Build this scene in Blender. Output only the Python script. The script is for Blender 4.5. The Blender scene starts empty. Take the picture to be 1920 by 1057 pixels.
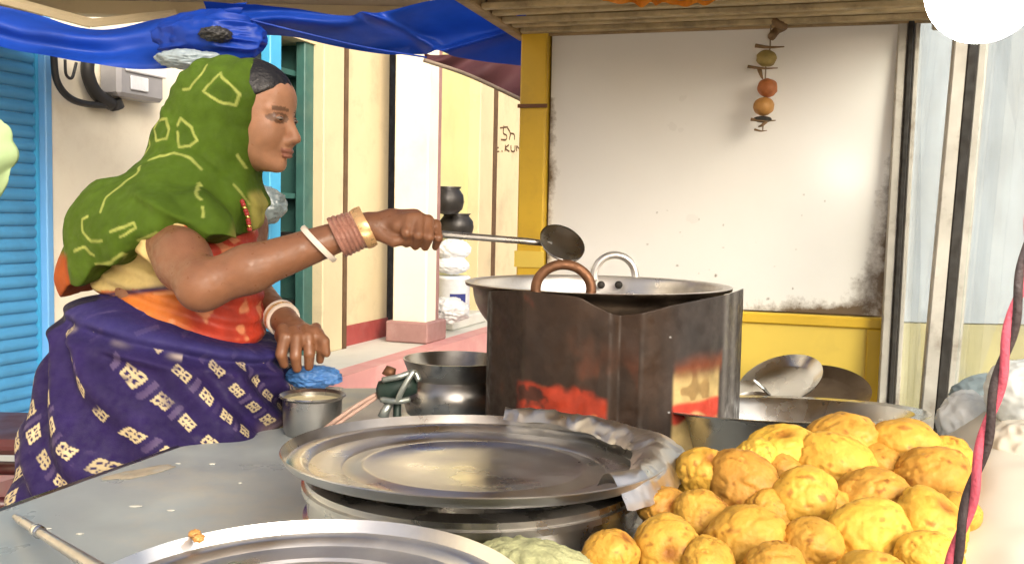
import bpy, math, random
import numpy as np
from mathutils import Vector, Matrix

# ------------------------------------------------------------------ camera, sky, sun, exposure
SC = bpy.context.scene
COL = SC.collection
F = 1800.0                       # focal length in photo pixels (photo 1920 x 1057)
PITCH = math.radians(4.07)
ROLL = math.radians(1.2)
CAM = np.array([0.0, 0.0, 1.30])
_f = np.array([0, math.cos(PITCH), -math.sin(PITCH)])
_u0 = np.array([0, math.sin(PITCH), math.cos(PITCH)])
_r0 = np.array([1.0, 0, 0])
_r = _r0 * math.cos(ROLL) + _u0 * math.sin(ROLL)
_u = _u0 * math.cos(ROLL) - _r0 * math.sin(ROLL)
cd = bpy.data.cameras.new('camera')
cd.sensor_width = 36.0
cd.lens = 36.0 * F / 1920.0
cd.clip_start = 0.02
cd.clip_end = 2000
cam = bpy.data.objects.new('camera', cd)
COL.objects.link(cam)
M = Matrix(((_r[0], _u[0], -_f[0], CAM[0]), (_r[1], _u[1], -_f[1], CAM[1]), (_r[2], _u[2], -_f[2], CAM[2]), (0, 0, 0, 1)))
cam.matrix_world = M
SC.camera = cam

SUN_EL, SUN_AZ = math.radians(25), math.radians(154)      # azimuth clockwise from +Y: behind the camera
world = bpy.data.worlds.new('World')
SC.world = world
world.use_nodes = True
wn = world.node_tree
wn.nodes.clear()
sky = wn.nodes.new('ShaderNodeTexSky')
sky.sky_type = 'NISHITA'
sky.sun_disc = False
sky.sun_elevation = SUN_EL
sky.sun_rotation = SUN_AZ
sky.air_density = 0.7
sky.dust_density = 8.0
sky.ozone_density = 0.6
bg = wn.nodes.new('ShaderNodeBackground')
bg.inputs['Strength'].default_value = 0.15
wo = wn.nodes.new('ShaderNodeOutputWorld')
wn.links.new(sky.outputs[0], bg.inputs[0])
wn.links.new(bg.outputs[0], wo.inputs[0])
sl = bpy.data.lights.new('sun', 'SUN')
sl.energy = 1.25
sl.angle = math.radians(40)
sl.color = (1.0, 0.975, 0.935)
sun = bpy.data.objects.new('sun', sl)
COL.objects.link(sun)
sd = Vector((math.sin(SUN_AZ) * math.cos(SUN_EL), math.cos(SUN_AZ) * math.cos(SUN_EL), math.sin(SUN_EL)))
sun.rotation_euler = sd.to_track_quat('Z', 'Y').to_euler()
sun.location = (3, -3, 5)
vs = SC.view_settings
vs.view_transform = 'Standard'
vs.look = 'None'
vs.gamma = 1.0
vs.use_curve_mapping = False
vs.exposure = 0.75
SC.cycles.max_bounces = 6
SC.cycles.diffuse_bounces = 3
SC.cycles.glossy_bounces = 3
SC.cycles.transparent_max_bounces = 8
SC.cycles.caustics_reflective = False
SC.cycles.caustics_refractive = False
try:
    SC.cycles.use_denoising = True
except Exception:
    pass

# ------------------------------------------------------------------ helpers
rng = np.random.default_rng(7)
random.seed(7)


def ray(px, py):
    return _f + (px - 960.0) / F * _r + (528.5 - py) / F * _u


def P(px, py, d):
    """point seen at photo pixel (px,py) at distance d along the view axis"""
    return CAM + ray(px, py) * d


def Pz(px, py, z):
    k = ray(px, py)
    return CAM + k * ((z - CAM[2]) / k[2])


def Pplane(px, py, p0, n):
    k = ray(px, py)
    return CAM + k * (np.dot(np.array(p0) - CAM, n) / np.dot(k, n))


def vnoise(p, scale=1.0, seed=0):
    """smooth value noise in [-1,1], p (N,3)"""
    q = np.asarray(p, dtype=np.float64) * scale + 37.17 * (seed + 1)
    i = np.floor(q).astype(np.int64)
    f = q - i
    f = f * f * (3 - 2 * f)

    def h(a):
        n = a[:, 0] * 374761393 + a[:, 1] * 668265263 + a[:, 2] * 1274126177 + seed * 974711
        n = (n ^ (n >> 13)) * 1274126177
        n = n ^ (n >> 16)
        return (n & 0xFFFF) / 32767.5 - 1.0
    out = 0
    for dx in (0, 1):
        for dy in (0, 1):
            for dz in (0, 1):
                w = (f[:, 0] if dx else 1 - f[:, 0]) * (f[:, 1] if dy else 1 - f[:, 1]) * (f[:, 2] if dz else 1 - f[:, 2])
                out = out + w * h(i + np.array([dx, dy, dz]))
    return out


def fbm(p, scale=1.0, seed=0, oct=3):
    s, a, t = 0, 1.0, 0
    for k in range(oct):
        s = s + a * vnoise(p, scale * 2 ** k, seed + k)
        t += a
        a *= .5
    return s / t


def smooth01(x, a, b):
    t = np.clip((x - a) / (b - a + 1e-12), 0, 1)
    return t * t * (3 - 2 * t)


def add_to(o, parent):
    COL.objects.link(o)
    if parent is not None:
        o.parent = parent
        o.matrix_parent_inverse = parent_world(parent).inverted()
    return o


def parent_world(p):
    m = Matrix.LocRotScale(p.location, p.rotation_euler, p.scale)
    if p.parent is not None:
        m = parent_world(p.parent) @ p.matrix_parent_inverse @ m
    return m


def mesh_of(name, v, f, col=None, smooth=True):
    me = bpy.data.meshes.new(name)
    v = np.asarray(v, dtype=np.float32)
    if isinstance(f, np.ndarray) and f.ndim == 2:
        n, k = f.shape
        me.vertices.add(len(v))
        me.vertices.foreach_set('co', v.ravel())
        me.loops.add(n * k)
        me.loops.foreach_set('vertex_index', f.astype(np.int32).ravel())
        me.polygons.add(n)
        me.polygons.foreach_set('loop_start', np.arange(0, n * k, k, dtype=np.int32))
        me.polygons.foreach_set('loop_total', np.full(n, k, dtype=np.int32))
        me.update(calc_edges=True)
        me.validate()
    else:
        me.from_pydata([tuple(map(float, q)) for q in v], [], [tuple(int(a) for a in q) for q in f])
    if smooth:
        me.polygons.foreach_set('use_smooth', np.ones(len(me.polygons), dtype=bool))
    if col is not None:
        a = me.color_attributes.new('Col', 'FLOAT_COLOR', 'POINT')
        c = np.ones((len(v), 4), dtype=np.float32)
        c[:, :3] = col
        a.data.foreach_set('color', c.ravel())
    me.update()
    return me


def mk(name, vf, mat, parent=None, smooth=False, col=None, sharp=None):
    v, f = vf
    me = mesh_of(name, v, f, col, smooth)
    me.materials.append(mat)
    if sharp is not None:
        me.set_sharp_from_angle(angle=math.radians(sharp))
    o = bpy.data.objects.new(name, me)
    return add_to(o, parent)


def tag(o, label, cat, group=None, kind=None):
    if label:
        o['label'] = label
    if cat:
        o['category'] = cat
    if group:
        o['group'] = group
    if kind:
        o['kind'] = kind
    return o


def thing(name, label, cat, loc, group=None):
    o = bpy.data.objects.new(name, None)
    o.empty_display_size = 0.05
    o.location = tuple(float(a) for a in loc)
    COL.objects.link(o)
    return tag(o, label, cat, group)


# shapes: every one returns (verts, faces)
def box(x0, x1, y0, y1, z0, z1, bev=0.0):
    if bev <= 0:
        v = [(x, y, z) for z in (z0, z1) for y in (y0, y1) for x in (x0, x1)]
        f = [(0, 2, 3, 1), (4, 5, 7, 6), (0, 1, 5, 4), (2, 6, 7, 3), (0, 4, 6, 2), (1, 3, 7, 5)]
        return np.array(v, float), f
    b = min(bev, .45 * (x1 - x0), .45 * (y1 - y0), .45 * (z1 - z0))
    v = []
    idx = {}
    for sx in (0, 1):
        for sy in (0, 1):
            for sz in (0, 1):
                X, Y, Z = (x0, x1)[sx], (y0, y1)[sy], (z0, z1)[sz]
                ix, iy, iz = (b, -b)[sx], (b, -b)[sy], (b, -b)[sz]
                for a, p in enumerate(((X, Y + iy, Z + iz), (X + ix, Y, Z + iz), (X + ix, Y + iy, Z))):
                    idx[sx, sy, sz, a] = len(v)
                    v.append(p)
    f = []
    for s in (0, 1):
        o = [(0, 0), (1, 0), (1, 1), (0, 1)]
        if s == 0:
            o = o[::-1]
        f.append([idx[s, a, c, 0] for a, c in o])
        f.append([idx[a, s, c, 1] for a, c in o[::-1]])
        f.append([idx[a, c, s, 2] for a, c in o])
    for a in (0, 1):
        for c in (0, 1):
            for (A, B, mkk) in ((1, 2, lambda t: (t, a, c)), (0, 2, lambda t: (a, t, c)), (0, 1, lambda t: (a, c, t))):
                f.append([idx[(*mkk(0), A)], idx[(*mkk(1), A)], idx[(*mkk(1), B)], idx[(*mkk(0), B)]])
    for sx in (0, 1):
        for sy in (0, 1):
            for sz in (0, 1):
                f.append([idx[sx, sy, sz, 0], idx[sx, sy, sz, 1], idx[sx, sy, sz, 2]])
    return np.array(v, float), f


def xf(vf, R=None, t=(0, 0, 0)):
    v, f = vf
    v = np.asarray(v, float)
    if R is not None:
        v = v @ np.asarray(R).T
    return v + np.asarray(t, float), f


def join(*parts):
    V, Fc, n = [], [], 0
    for v, f in parts:
        V.append(np.asarray(v, float))
        Fc += [tuple(int(i) + n for i in q) for q in f]
        n += len(v)
    return np.vstack(V), Fc


def lathe(prof, seg=64, wob=0.0, seed=1):
    """prof: list of (r,z); surface of revolution about z"""
    n = len(prof)
    t = np.linspace(0, 2 * np.pi, seg, endpoint=False)
    v = []
    for r, z in prof:
        rr = r * (1 + wob * np.sin(3 * t + seed) * .6 + wob * np.sin(5 * t + 2 * seed) * .4)
        v.append(np.stack([rr * np.cos(t), rr * np.sin(t), np.full(seg, z)], 1))
    v = np.vstack(v)
    f = []
    for i in range(n - 1):
        for j in range(seg):
            k = (j + 1) % seg
            f.append((i * seg + j, i * seg + k, (i + 1) * seg + k, (i + 1) * seg + j))
    return v, np.array(f)


def tube(pts, rad, seg=10, closed=False, caps=True):
    p = np.asarray(pts, float)
    n = len(p)
    rad = np.broadcast_to(np.asarray(rad, float), (n,))
    if closed:
        tan = np.roll(p, -1, 0) - np.roll(p, 1, 0)
    else:
        tan = np.gradient(p, axis=0)
    tan /= np.linalg.norm(tan, axis=1)[:, None] + 1e-12
    ref = np.array([0, 0, 1.0]) if abs(tan[0][2]) < .9 else np.array([1.0, 0, 0])
    a = np.cross(tan[0], ref)
    a /= np.linalg.norm(a)
    v = []
    for i in range(n):
        a = a - tan[i] * np.dot(a, tan[i])
        a /= np.linalg.norm(a) + 1e-12
        b = np.cross(tan[i], a)
        t = np.linspace(0, 2 * np.pi, seg, endpoint=False)
        v.append(p[i] + rad[i] * (np.cos(t)[:, None] * a + np.sin(t)[:, None] * b))
    v = np.vstack(v)
    f = []
    m = n if closed else n - 1
    for i in range(m):
        i2 = (i + 1) % n
        for j in range(seg):
            k = (j + 1) % seg
            f.append((i * seg + j, i * seg + k, i2 * seg + k, i2 * seg + j))
    if caps and not closed:
        f.append(tuple(range(seg))[::-1])
        f.append(tuple((n - 1) * seg + j for j in range(seg)))
    return v, f


def spline(pts, n=40):
    p = np.asarray(pts, float)
    q = np.vstack([2 * p[0] - p[1], p, 2 * p[-1] - p[-2]])
    out = []
    m = len(p) - 1
    for t in np.linspace(0, m - 1e-9, n):
        i = int(t)
        u = t - i
        a, b, c, d = q[i], q[i + 1], q[i + 2], q[i + 3]
        out.append(.5 * ((2 * b) + (-a + c) * u + (2 * a - 5 * b + 4 * c - d) * u * u + (-a + 3 * b - 3 * c + d) * u ** 3))
    return np.array(out)


def gridfaces(nu, nv, wrap=False):
    i, j = np.meshgrid(np.arange(nv - 1), np.arange(nu if wrap else nu - 1), indexing='ij')
    k = (j + 1) % nu
    return np.stack([i * nu + j, i * nu + k, (i + 1) * nu + k, (i + 1) * nu + j], -1).reshape(-1, 4)


def ico(sub=3):
    t = (1 + 5 ** .5) / 2
    v = np.array([(-1, t, 0), (1, t, 0), (-1, -t, 0), (1, -t, 0), (0, -1, t), (0, 1, t), (0, -1, -t), (0, 1, -t), (t, 0, -1), (t, 0, 1), (-t, 0, -1), (-t, 0, 1)], float)
    v /= np.linalg.norm(v, axis=1)[:, None]
    f = [(0, 11, 5), (0, 5, 1), (0, 1, 7), (0, 7, 10), (0, 10, 11), (1, 5, 9), (5, 11, 4), (11, 10, 2), (10, 7, 6), (7, 1, 8), (3, 9, 4), (3, 4, 2), (3, 2, 6), (3, 6, 8), (3, 8, 9), (4, 9, 5), (2, 4, 11), (6, 2, 10), (8, 6, 7), (9, 8, 1)]
    v = [tuple(a) for a in v]
    for _ in range(sub):
        cache, nf = {}, []

        def mid(a, b):
            k = (min(a, b), max(a, b))
            if k not in cache:
                m = np.array(v[a]) + np.array(v[b])
                m /= np.linalg.norm(m)
                cache[k] = len(v)
                v.append(tuple(m))
            return cache[k]
        for a, b, c in f:
            x, y, z = mid(a, b), mid(b, c), mid(c, a)
            nf += [(a, x, z), (b, y, x), (c, z, y), (x, y, z)]
        f = nf
    return np.array(v), np.array(f)


def rotz(a):
    c, s = math.cos(a), math.sin(a)
    return np.array([[c, -s, 0], [s, c, 0], [0, 0, 1.0]])


def frame_to(zdir, xhint=(1, 0, 0)):
    """rotation whose local z points along zdir"""
    z = np.asarray(zdir, float)
    z /= np.linalg.norm(z)
    x = np.asarray(xhint, float)
    x = x - z * np.dot(x, z)
    x /= np.linalg.norm(x)
    y = np.cross(z, x)
    return np.stack([x, y, z], 1)


# ------------------------------------------------------------------ materials
def mat(name, color=(.5, .5, .5), rough=.6, metal=0.0, var=.12, vscale=8.0, bump=0.0, bscale=60.0, attr=False,
        dirt=None, dirt_amt=.5, dirt_scale=5.0, rvar=.15, spec=.5, sub=0.0, transl=0.0, aniso=None, coat=0.0, emit=None, sheen=0.0):
    m = bpy.data.materials.new(name)
    m.use_nodes = True
    nt = m.node_tree
    N, L = nt.nodes, nt.links
    N.clear()
    out = N.new('ShaderNodeOutputMaterial')
    b = N.new('ShaderNodeBsdfPrincipled')
    tc = N.new('ShaderNodeTexCoord')
    no = N.new('ShaderNodeTexNoise')
    no.inputs['Scale'].default_value = vscale
    no.inputs['Detail'].default_value = 6
    no.inputs['Roughness'].default_value = .6
    L.new(tc.outputs['Object'], no.inputs['Vector'])
    if attr:
        at = N.new('ShaderNodeAttribute')
        at.attribute_name = 'Col'
        src = at.outputs['Color']
    else:
        rgb = N.new('ShaderNodeRGB')
        rgb.outputs[0].default_value = (*color, 1)
        src = rgb.outputs[0]
    mr = N.new('ShaderNodeMapRange')
    mr.inputs['From Min'].default_value = .25
    mr.inputs['From Max'].default_value = .75
    mr.inputs['To Min'].default_value = 1 - var
    mr.inputs['To Max'].default_value = 1 + var
    L.new(no.outputs['Fac'], mr.inputs['Value'])
    mul = N.new('ShaderNodeVectorMath')
    mul.operation = 'SCALE'
    L.new(src, mul.inputs[0])
    L.new(mr.outputs[0], mul.inputs['Scale'])
    src = mul.outputs[0]
    if dirt is not None:
        n2 = N.new('ShaderNodeTexNoise')
        n2.inputs['Scale'].default_value = dirt_scale
        n2.inputs['Detail'].default_value = 9
        n2.inputs['Roughness'].default_value = .68
        L.new(tc.outputs['Object'], n2.inputs['Vector'])
        r2 = N.new('ShaderNodeMapRange')
        r2.inputs['From Min'].default_value = .52
        r2.inputs['From Max'].default_value = .74
        r2.inputs['To Min'].default_value = 0
        r2.inputs['To Max'].default_value = dirt_amt
        L.new(n2.outputs['Fac'], r2.inputs['Value'])
        mx = N.new('ShaderNodeMix')
        mx.data_type = 'RGBA'
        L.new(r2.outputs[0], mx.inputs['Factor'])
        L.new(src, mx.inputs['A'])
        mx.inputs['B'].default_value = (*dirt, 1)
        src = mx.outputs['Result']
    L.new(src, b.inputs['Base Color'])
    b.inputs['Metallic'].default_value = metal
    b.inputs['Specular IOR Level'].default_value = spec
    if rvar:
        n3 = N.new('ShaderNodeTexNoise')
        n3.inputs['Scale'].default_value = vscale * 1.7
        n3.inputs['Detail'].default_value = 5
        L.new(tc.outputs['Object'], n3.inputs['Vector'])
        r3 = N.new('ShaderNodeMapRange')
        r3.inputs['From Min'].default_value = .3
        r3.inputs['From Max'].default_value = .7
        r3.inputs['To Min'].default_value = max(.02, rough * (1 - rvar * 2))
        r3.inputs['To Max'].default_value = min(1, rough * (1 + rvar * 2))
        L.new(n3.outputs['Fac'], r3.inputs['Value'])
        L.new(r3.outputs[0], b.inputs['Roughness'])
    else:
        b.inputs['Roughness'].default_value = rough
    if bump:
        nb = N.new('ShaderNodeTexNoise')
        nb.inputs['Scale'].default_value = bscale
        nb.inputs['Detail'].default_value = 4
        L.new(tc.outputs['Object'], nb.inputs['Vector'])
        bp = N.new('ShaderNodeBump')
        bp.inputs['Strength'].default_value = bump
        bp.inputs['Distance'].default_value = .004
        L.new(nb.outputs['Fac'], bp.inputs['Height'])
        L.new(bp.outputs[0], b.inputs['Normal'])
    if sub:
        b.inputs['Subsurface Weight'].default_value = sub
        b.inputs['Subsurface Radius'].default_value = (.012, .005, .003)
        b.inputs['Subsurface Scale'].default_value = .6
    if coat:
        b.inputs['Coat Weight'].default_value = coat
        b.inputs['Coat Roughness'].default_value = .215
    if sheen:
        b.inputs['Sheen Weight'].default_value = sheen
    if emit is not None:
        b.inputs['Emission Color'].default_value = (*emit[:3], 1)
        b.inputs['Emission Strength'].default_value = emit[3]
    if transl:
        tr = N.new('ShaderNodeBsdfTranslucent')
        L.new(src, tr.inputs['Color'])
        ms = N.new('ShaderNodeMixShader')
        ms.inputs[0].default_value = transl
        L.new(b.outputs[0], ms.inputs[1])
        L.new(tr.outputs[0], ms.inputs[2])
        L.new(ms.outputs[0], out.inputs['Surface'])
    else:
        L.new(b.outputs[0], out.inputs['Surface'])
    return m


def glass_mat(name, tint=(.93, .97, .97), rough=.03, haze=.10):
    m = bpy.data.materials.new(name)
    m.use_nodes = True
    nt = m.node_tree
    N, L = nt.nodes, nt.links
    N.clear()
    out = N.new('ShaderNodeOutputMaterial')
    tr = N.new('ShaderNodeBsdfTransparent')
    tr.inputs[0].default_value = (*tint, 1)
    gl = N.new('ShaderNodeBsdfGlossy')
    gl.inputs['Roughness'].default_value = rough
    di = N.new('ShaderNodeBsdfDiffuse')
    di.inputs[0].default_value = (.75, .78, .78, 1)
    lw_ = N.new('ShaderNodeLayerWeight')
    lw_.inputs['Blend'].default_value = .5
    pw = N.new('ShaderNodeMath')
    pw.operation = 'POWER'
    pw.inputs[1].default_value = 5.0
    L.new(lw_.outputs['Facing'], pw.inputs[0])
    fr = N.new('ShaderNodeMath')
    fr.operation = 'MULTIPLY_ADD'
    fr.inputs[1].default_value = .55
    fr.inputs[2].default_value = .035
    L.new(pw.outputs[0], fr.inputs[0])
    tc = N.new('ShaderNodeTexCoord')
    no = N.new('ShaderNodeTexNoise')
    no.inputs['Scale'].default_value = 6
    no.inputs['Detail'].default_value = 8
    L.new(tc.outputs['Object'], no.inputs['Vector'])
    mr = N.new('ShaderNodeMapRange')
    mr.inputs['From Min'].default_value = .35
    mr.inputs['From Max'].default_value = .75
    mr.inputs['To Min'].default_value = haze * .4
    mr.inputs['To Max'].default_value = haze * 2.2
    L.new(no.outputs['Fac'], mr.inputs['Value'])
    m1 = N.new('ShaderNodeMixShader')
    L.new(mr.outputs[0], m1.inputs[0])
    L.new(tr.outputs[0], m1.inputs[1])
    L.new(di.outputs[0], m1.inputs[2])
    m2 = N.new('ShaderNodeMixShader')
    L.new(fr.outputs[0], m2.inputs[0])
    L.new(m1.outputs[0], m2.inputs[1])
    L.new(gl.outputs[0], m2.inputs[2])
    L.new(m2.outputs[0], out.inputs['Surface'])
    return m


MT = {}
MT['cream'] = mat('cream_plaster', (.56, .475, .30), .75, var=.07, vscale=2.5, dirt=(.34, .28, .19), dirt_amt=.6, dirt_scale=3.2, bump=.15, bscale=40)
MT['cream_pale'] = mat('pale_cream_plaster', (.80, .75, .60), .7, var=.05, vscale=3, dirt=(.50, .42, .31), dirt_amt=.4, dirt_scale=3, bump=.12, bscale=40)
MT['yelgreen'] = mat('yellow_green_plaster', (.55, .53, .25), .75, var=.08, vscale=2.5, dirt=(.4, .36, .2), dirt_amt=.3, dirt_scale=3)
MT['redskirt'] = mat('red_oxide_paint', (.30, .055, .05), .6, var=.15, dirt=(.35, .2, .18), dirt_amt=.4)
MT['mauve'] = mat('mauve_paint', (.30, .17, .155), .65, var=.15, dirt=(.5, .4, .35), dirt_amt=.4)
MT['brown'] = mat('dark_brown_wood', (.10, .055, .025), .6, var=.2)
MT['black'] = mat('black_gap', (.012, .011, .010), .7, var=.2)
MT['pink'] = mat('pink_cement', (.62, .30, .28), .7, var=.1, vscale=4, dirt=(.6, .5, .45), dirt_amt=.5, dirt_scale=4)
MT['floor'] = mat('whitish_cement', (.62, .62, .56), .6, var=.12, vscale=3, dirt=(.35, .36, .3), dirt_amt=.5, dirt_scale=3)
MT['ground'] = mat('dusty_ground', (.33, .28, .22), .9, var=.2, vscale=3, bump=.4, bscale=20)
MT['shutter'] = mat('blue_shutter_paint', (.065, .27, .50), .42, var=.12, vscale=5, dirt=(.05, .14, .24), dirt_amt=.5, dirt_scale=4)
MT['frameblue'] = mat('light_blue_paint', (.15, .40, .74), .45, var=.07, vscale=4, dirt=(.2, .3, .4), dirt_amt=.3)
MT['bluepost'] = mat('sky_blue_post_paint', (.06, .36, .62), .45, var=.1)
MT['teal'] = mat('teal_paint', (.035, .11, .095), .5, var=.2, dirt=(.12, .16, .12), dirt_amt=.4)
MT['tarp'] = mat('blue_tarpaulin', (.010, .062, .44), .48, var=.25, vscale=6, transl=.5, bump=.12, bscale=30)
MT['maroon'] = mat('maroon_cloth', (.09, .03, .035), .8, var=.2, vscale=10)
MT['roofpanel'] = mat('grey_brown_board', (.30, .245, .18), .8, var=.15, vscale=3, dirt=(.13, .1, .07), dirt_amt=.5)
MT['wood'] = mat('weathered_plank', (.36, .25, .13), .75, var=.3, vscale=14, dirt=(.07, .045, .025), dirt_amt=.8, dirt_scale=9, bump=.4, bscale=50)
MT['reflect_yellow'] = mat('painted_yellow_reflection', (.40, .37, .20), .7, var=.12, vscale=3, dirt=(.3, .32, .3), dirt_amt=.5)  # yellow reflection in the glass, painted on the backdrop
MT['batterdry'] = mat('dried_batter', (.56, .56, .50), .6, var=.1)
MT['spill'] = mat('tan_spill', (.38, .33, .24), .5, var=.3, vscale=40, dirt=(.37, .40, .38), dirt_amt=.9, dirt_scale=30)
MT['dimplastic'] = mat('smoky_plastic', (.13, .16, .16), .25, var=.3, vscale=14)
MT['slat'] = mat('bamboo_slat', (.46, .36, .20), .7, var=.3, vscale=18, dirt=(.10, .07, .04), dirt_amt=.7, dirt_scale=12, bump=.4, bscale=60)
MT['yellow'] = mat('yellow_enamel', (.74, .47, .035), .45, var=.1, vscale=5, dirt=(.40, .22, .03), dirt_amt=.45, dirt_scale=6)
MT['yellow2'] = mat('pale_yellow_enamel', (.80, .58, .10), .5, var=.08, vscale=4, dirt=(.55, .38, .08), dirt_amt=.4, dirt_scale=5)
MT['steel'] = mat('stainless_steel', (.76, .74, .70), .27, 1.0, var=.1, vscale=7, dirt=(.55, .51, .44), dirt_amt=.25, dirt_scale=7, rvar=.25, bump=.03, bscale=30)
MT['steel_lid'] = mat('scuffed_steel', (.74, .73, .71), .33, 1.0, var=.14, vscale=5, dirt=(.30, .26, .20), dirt_amt=.3, dirt_scale=4, rvar=.2, bump=.05, bscale=25)
MT['steel_dark'] = mat('dull_steel', (.42, .41, .39), .32, 1.0, var=.2, vscale=9, dirt=(.13, .11, .09), dirt_amt=.6, dirt_scale=6, rvar=.2)
MT['steel_soot'] = mat('sooty_steel', (.20, .15, .11), .42, 1.0, var=.3, vscale=12, dirt=(.03, .022, .016), dirt_amt=.8, dirt_scale=8)
MT['alu'] = mat('kadai_aluminium', (.70, .68, .66), .38, .8, var=.08, vscale=8, dirt=(.2, .15, .11), dirt_amt=.5, dirt_scale=6)
MT['counter'] = mat('grey_sheet_counter', (.40, .45, .455), .42, .25, var=.1, vscale=4, dirt=(.62, .55, .40), dirt_amt=.7, dirt_scale=2.3, rvar=.25, bump=.05, bscale=18)
MT['post'] = mat('galvanised_post', (.50, .47, .42), .55, .35, var=.2, vscale=12, dirt=(.16, .11, .07), dirt_amt=.85, dirt_scale=11)
MT['gasket'] = mat('black_rust', (.022, .018, .015), .7, var=.5, vscale=30)
MT['glass'] = glass_mat('dusty_glass')
MT['backdrop_pale'] = mat('pale_blue_backdrop', (.38, .43, .49), .7, var=.05, vscale=2)  # added backdrop, pale so the view through the glass looks bright
MT['skin'] = mat('skin', attr=True, rough=.5, var=.10, vscale=35, bump=.14, bscale=320, rvar=.25)
MT['hair'] = mat('black_hair', (.010, .008, .007), .45, var=.3, vscale=60, bump=.5, bscale=180)
MT['scarf'] = mat('printed_green_cotton', attr=True, rough=.9, var=.2, vscale=28, bump=.3, bscale=500, spec=.15)
MT['sari'] = mat('woven_purple_sari', attr=True, rough=.75, var=.14, vscale=30, bump=.15, bscale=400, spec=.3)
MT['blouse'] = mat('orange_red_brocade', attr=True, rough=.6, var=.15, vscale=40, bump=.2, bscale=300)
MT['bangle_w'] = mat('white_bangle', (.80, .70, .60), .35, var=.08)
MT['bangle_g'] = mat('gold_pink_bangle', (.78, .48, .22), .3, .4, var=.15, vscale=60)
MT['bangle_p'] = mat('pink_glass_bangle', (.40, .19, .14), .3, .1, var=.2, vscale=60)
MT['eye'] = mat('eye_white', (.30, .24, .20), .5, var=.03)
MT['iris'] = mat('dark_iris', (.015, .009, .006), .3, var=.05)
MT['kumkum'] = mat('red_beads', (.35, .03, .025), .4, var=.3)
MT['gold'] = mat('gold', (.8, .5, .15), .25, 1.0, var=.1)
MT['pakora'] = mat('fried_batter', attr=True, rough=.6, var=.15, vscale=40, bump=.42, bscale=140, spec=.35)
MT['tin'] = mat('scorched_tin', attr=True, rough=.55, metal=.0, spec=.3, var=.3, vscale=25, bump=.15, bscale=60, rvar=.25)
MT['rust'] = mat('rusty_iron', (.19, .09, .045), .55, .6, var=.35, vscale=40, dirt=(.04, .02, .012), dirt_amt=.7, dirt_scale=20, bump=.3, bscale=120)
MT['oil'] = mat('dark_oil', (.05, .025, .008), .08, var=.1, spec=.6)
MT['handle'] = mat('grey_steel_rod', (.50, .48, .44), .35, .9, var=.15, vscale=20)
MT['batter'] = mat('batter', (.70, .62, .36), .45, var=.08, vscale=20)
MT['bluebag'] = mat('blue_plastic', (.10, .28, .66), .35, var=.2, vscale=30, transl=.2)
MT['greenblack'] = mat('dark_green_casting', (.018, .035, .028), .5, .3, var=.3, vscale=40)
MT['valve'] = mat('grey_green_cast_metal', (.33, .36, .33), .4, .7, var=.2, vscale=40)
MT['hose'] = mat('pinkish_rubber_hose', (.42, .28, .22), .55, var=.15, vscale=30)
MT['foil'] = mat('aluminium_foil', (.74, .71, .66), .36, 1.0, var=.1, vscale=12, dirt=(.4, .36, .3), dirt_amt=.3)
MT['net'] = mat('pale_green_cotton', (.30, .31, .16), .85, var=.3, vscale=60, bump=.4, bscale=350)
MT['netline'] = mat('pale_straw_thread', (.52, .52, .30), .8, var=.2, vscale=30)
MT['pinkrope'] = mat('pink_rope', (.55, .085, .13), .7, var=.18, vscale=60, bump=.5, bscale=300)
MT['blackrope'] = mat('black_rope', (.045, .030, .030), .75, var=.3, vscale=60, bump=.5, bscale=300)
MT['bulb'] = mat('milky_bulb', (.85, .84, .78), .35, var=.02, emit=(1.0, .97, .90, 40))
MT['bulbbase'] = mat('white_plastic', (.8, .8, .78), .4, var=.03)
MT['lemon'] = mat('dried_lemon', (.33, .25, .08), .6, var=.25, vscale=60, bump=.3, bscale=150)
MT['orangeball'] = mat('terracotta_bead', (.42, .14, .045), .55, var=.25, vscale=60)
MT['ochre'] = mat('ochre_bead', (.50, .25, .07), .55, var=.2, vscale=60)
MT['charcoal'] = mat('charcoal', (.03, .028, .025), .8, var=.3, vscale=60)
MT['chilli'] = mat('dried_chilli', (.20, .12, .055), .6, var=.3, vscale=60)
MT['thread'] = mat('old_thread', (.28, .22, .16), .8, var=.2)
MT['meter'] = mat('grey_meter_case', (.30, .30, .31), .4, var=.1, vscale=10)
MT['meterglass'] = mat('white_meter_face', (.70, .72, .74), .3, var=.05)
MT['cable'] = mat('black_cable', (.02, .02, .02), .5, var=.2)
MT['plasticbag'] = mat('white_plastic_bag', (.78, .80, .80), .3, var=.06, vscale=10, transl=.25)
MT['paper'] = mat('cream_paper', (.62, .57, .48), .7, var=.06, vscale=5)
MT['greyplastic'] = mat('grey_blue_plastic', (.36, .44, .48), .3, var=.15, vscale=10, transl=.3)
MT['orangecloth'] = mat('orange_cloth', (.75, .26, .02), .7, var=.25, vscale=30)
MT['palegreen'] = mat('pale_green_cloth', (.46, .62, .32), .8, var=.1, vscale=15, transl=.2)
MT['stool'] = mat('maroon_plastic', (.075, .016, .018), .38, var=.12)
MT['darkpot'] = mat('blackened_pot', (.03, .028, .026), .4, .3, var=.3, vscale=15)
MT['whitesack'] = mat('white_sack', (.66, .69, .72), .75, var=.12, vscale=20)
MT['bluelabel'] = mat('navy_label', (.02, .03, .16), .5, var=.1)
MT['greenglass'] = mat('dim_glass_jar', (.18, .24, .20), .15, var=.2, vscale=20)


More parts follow.
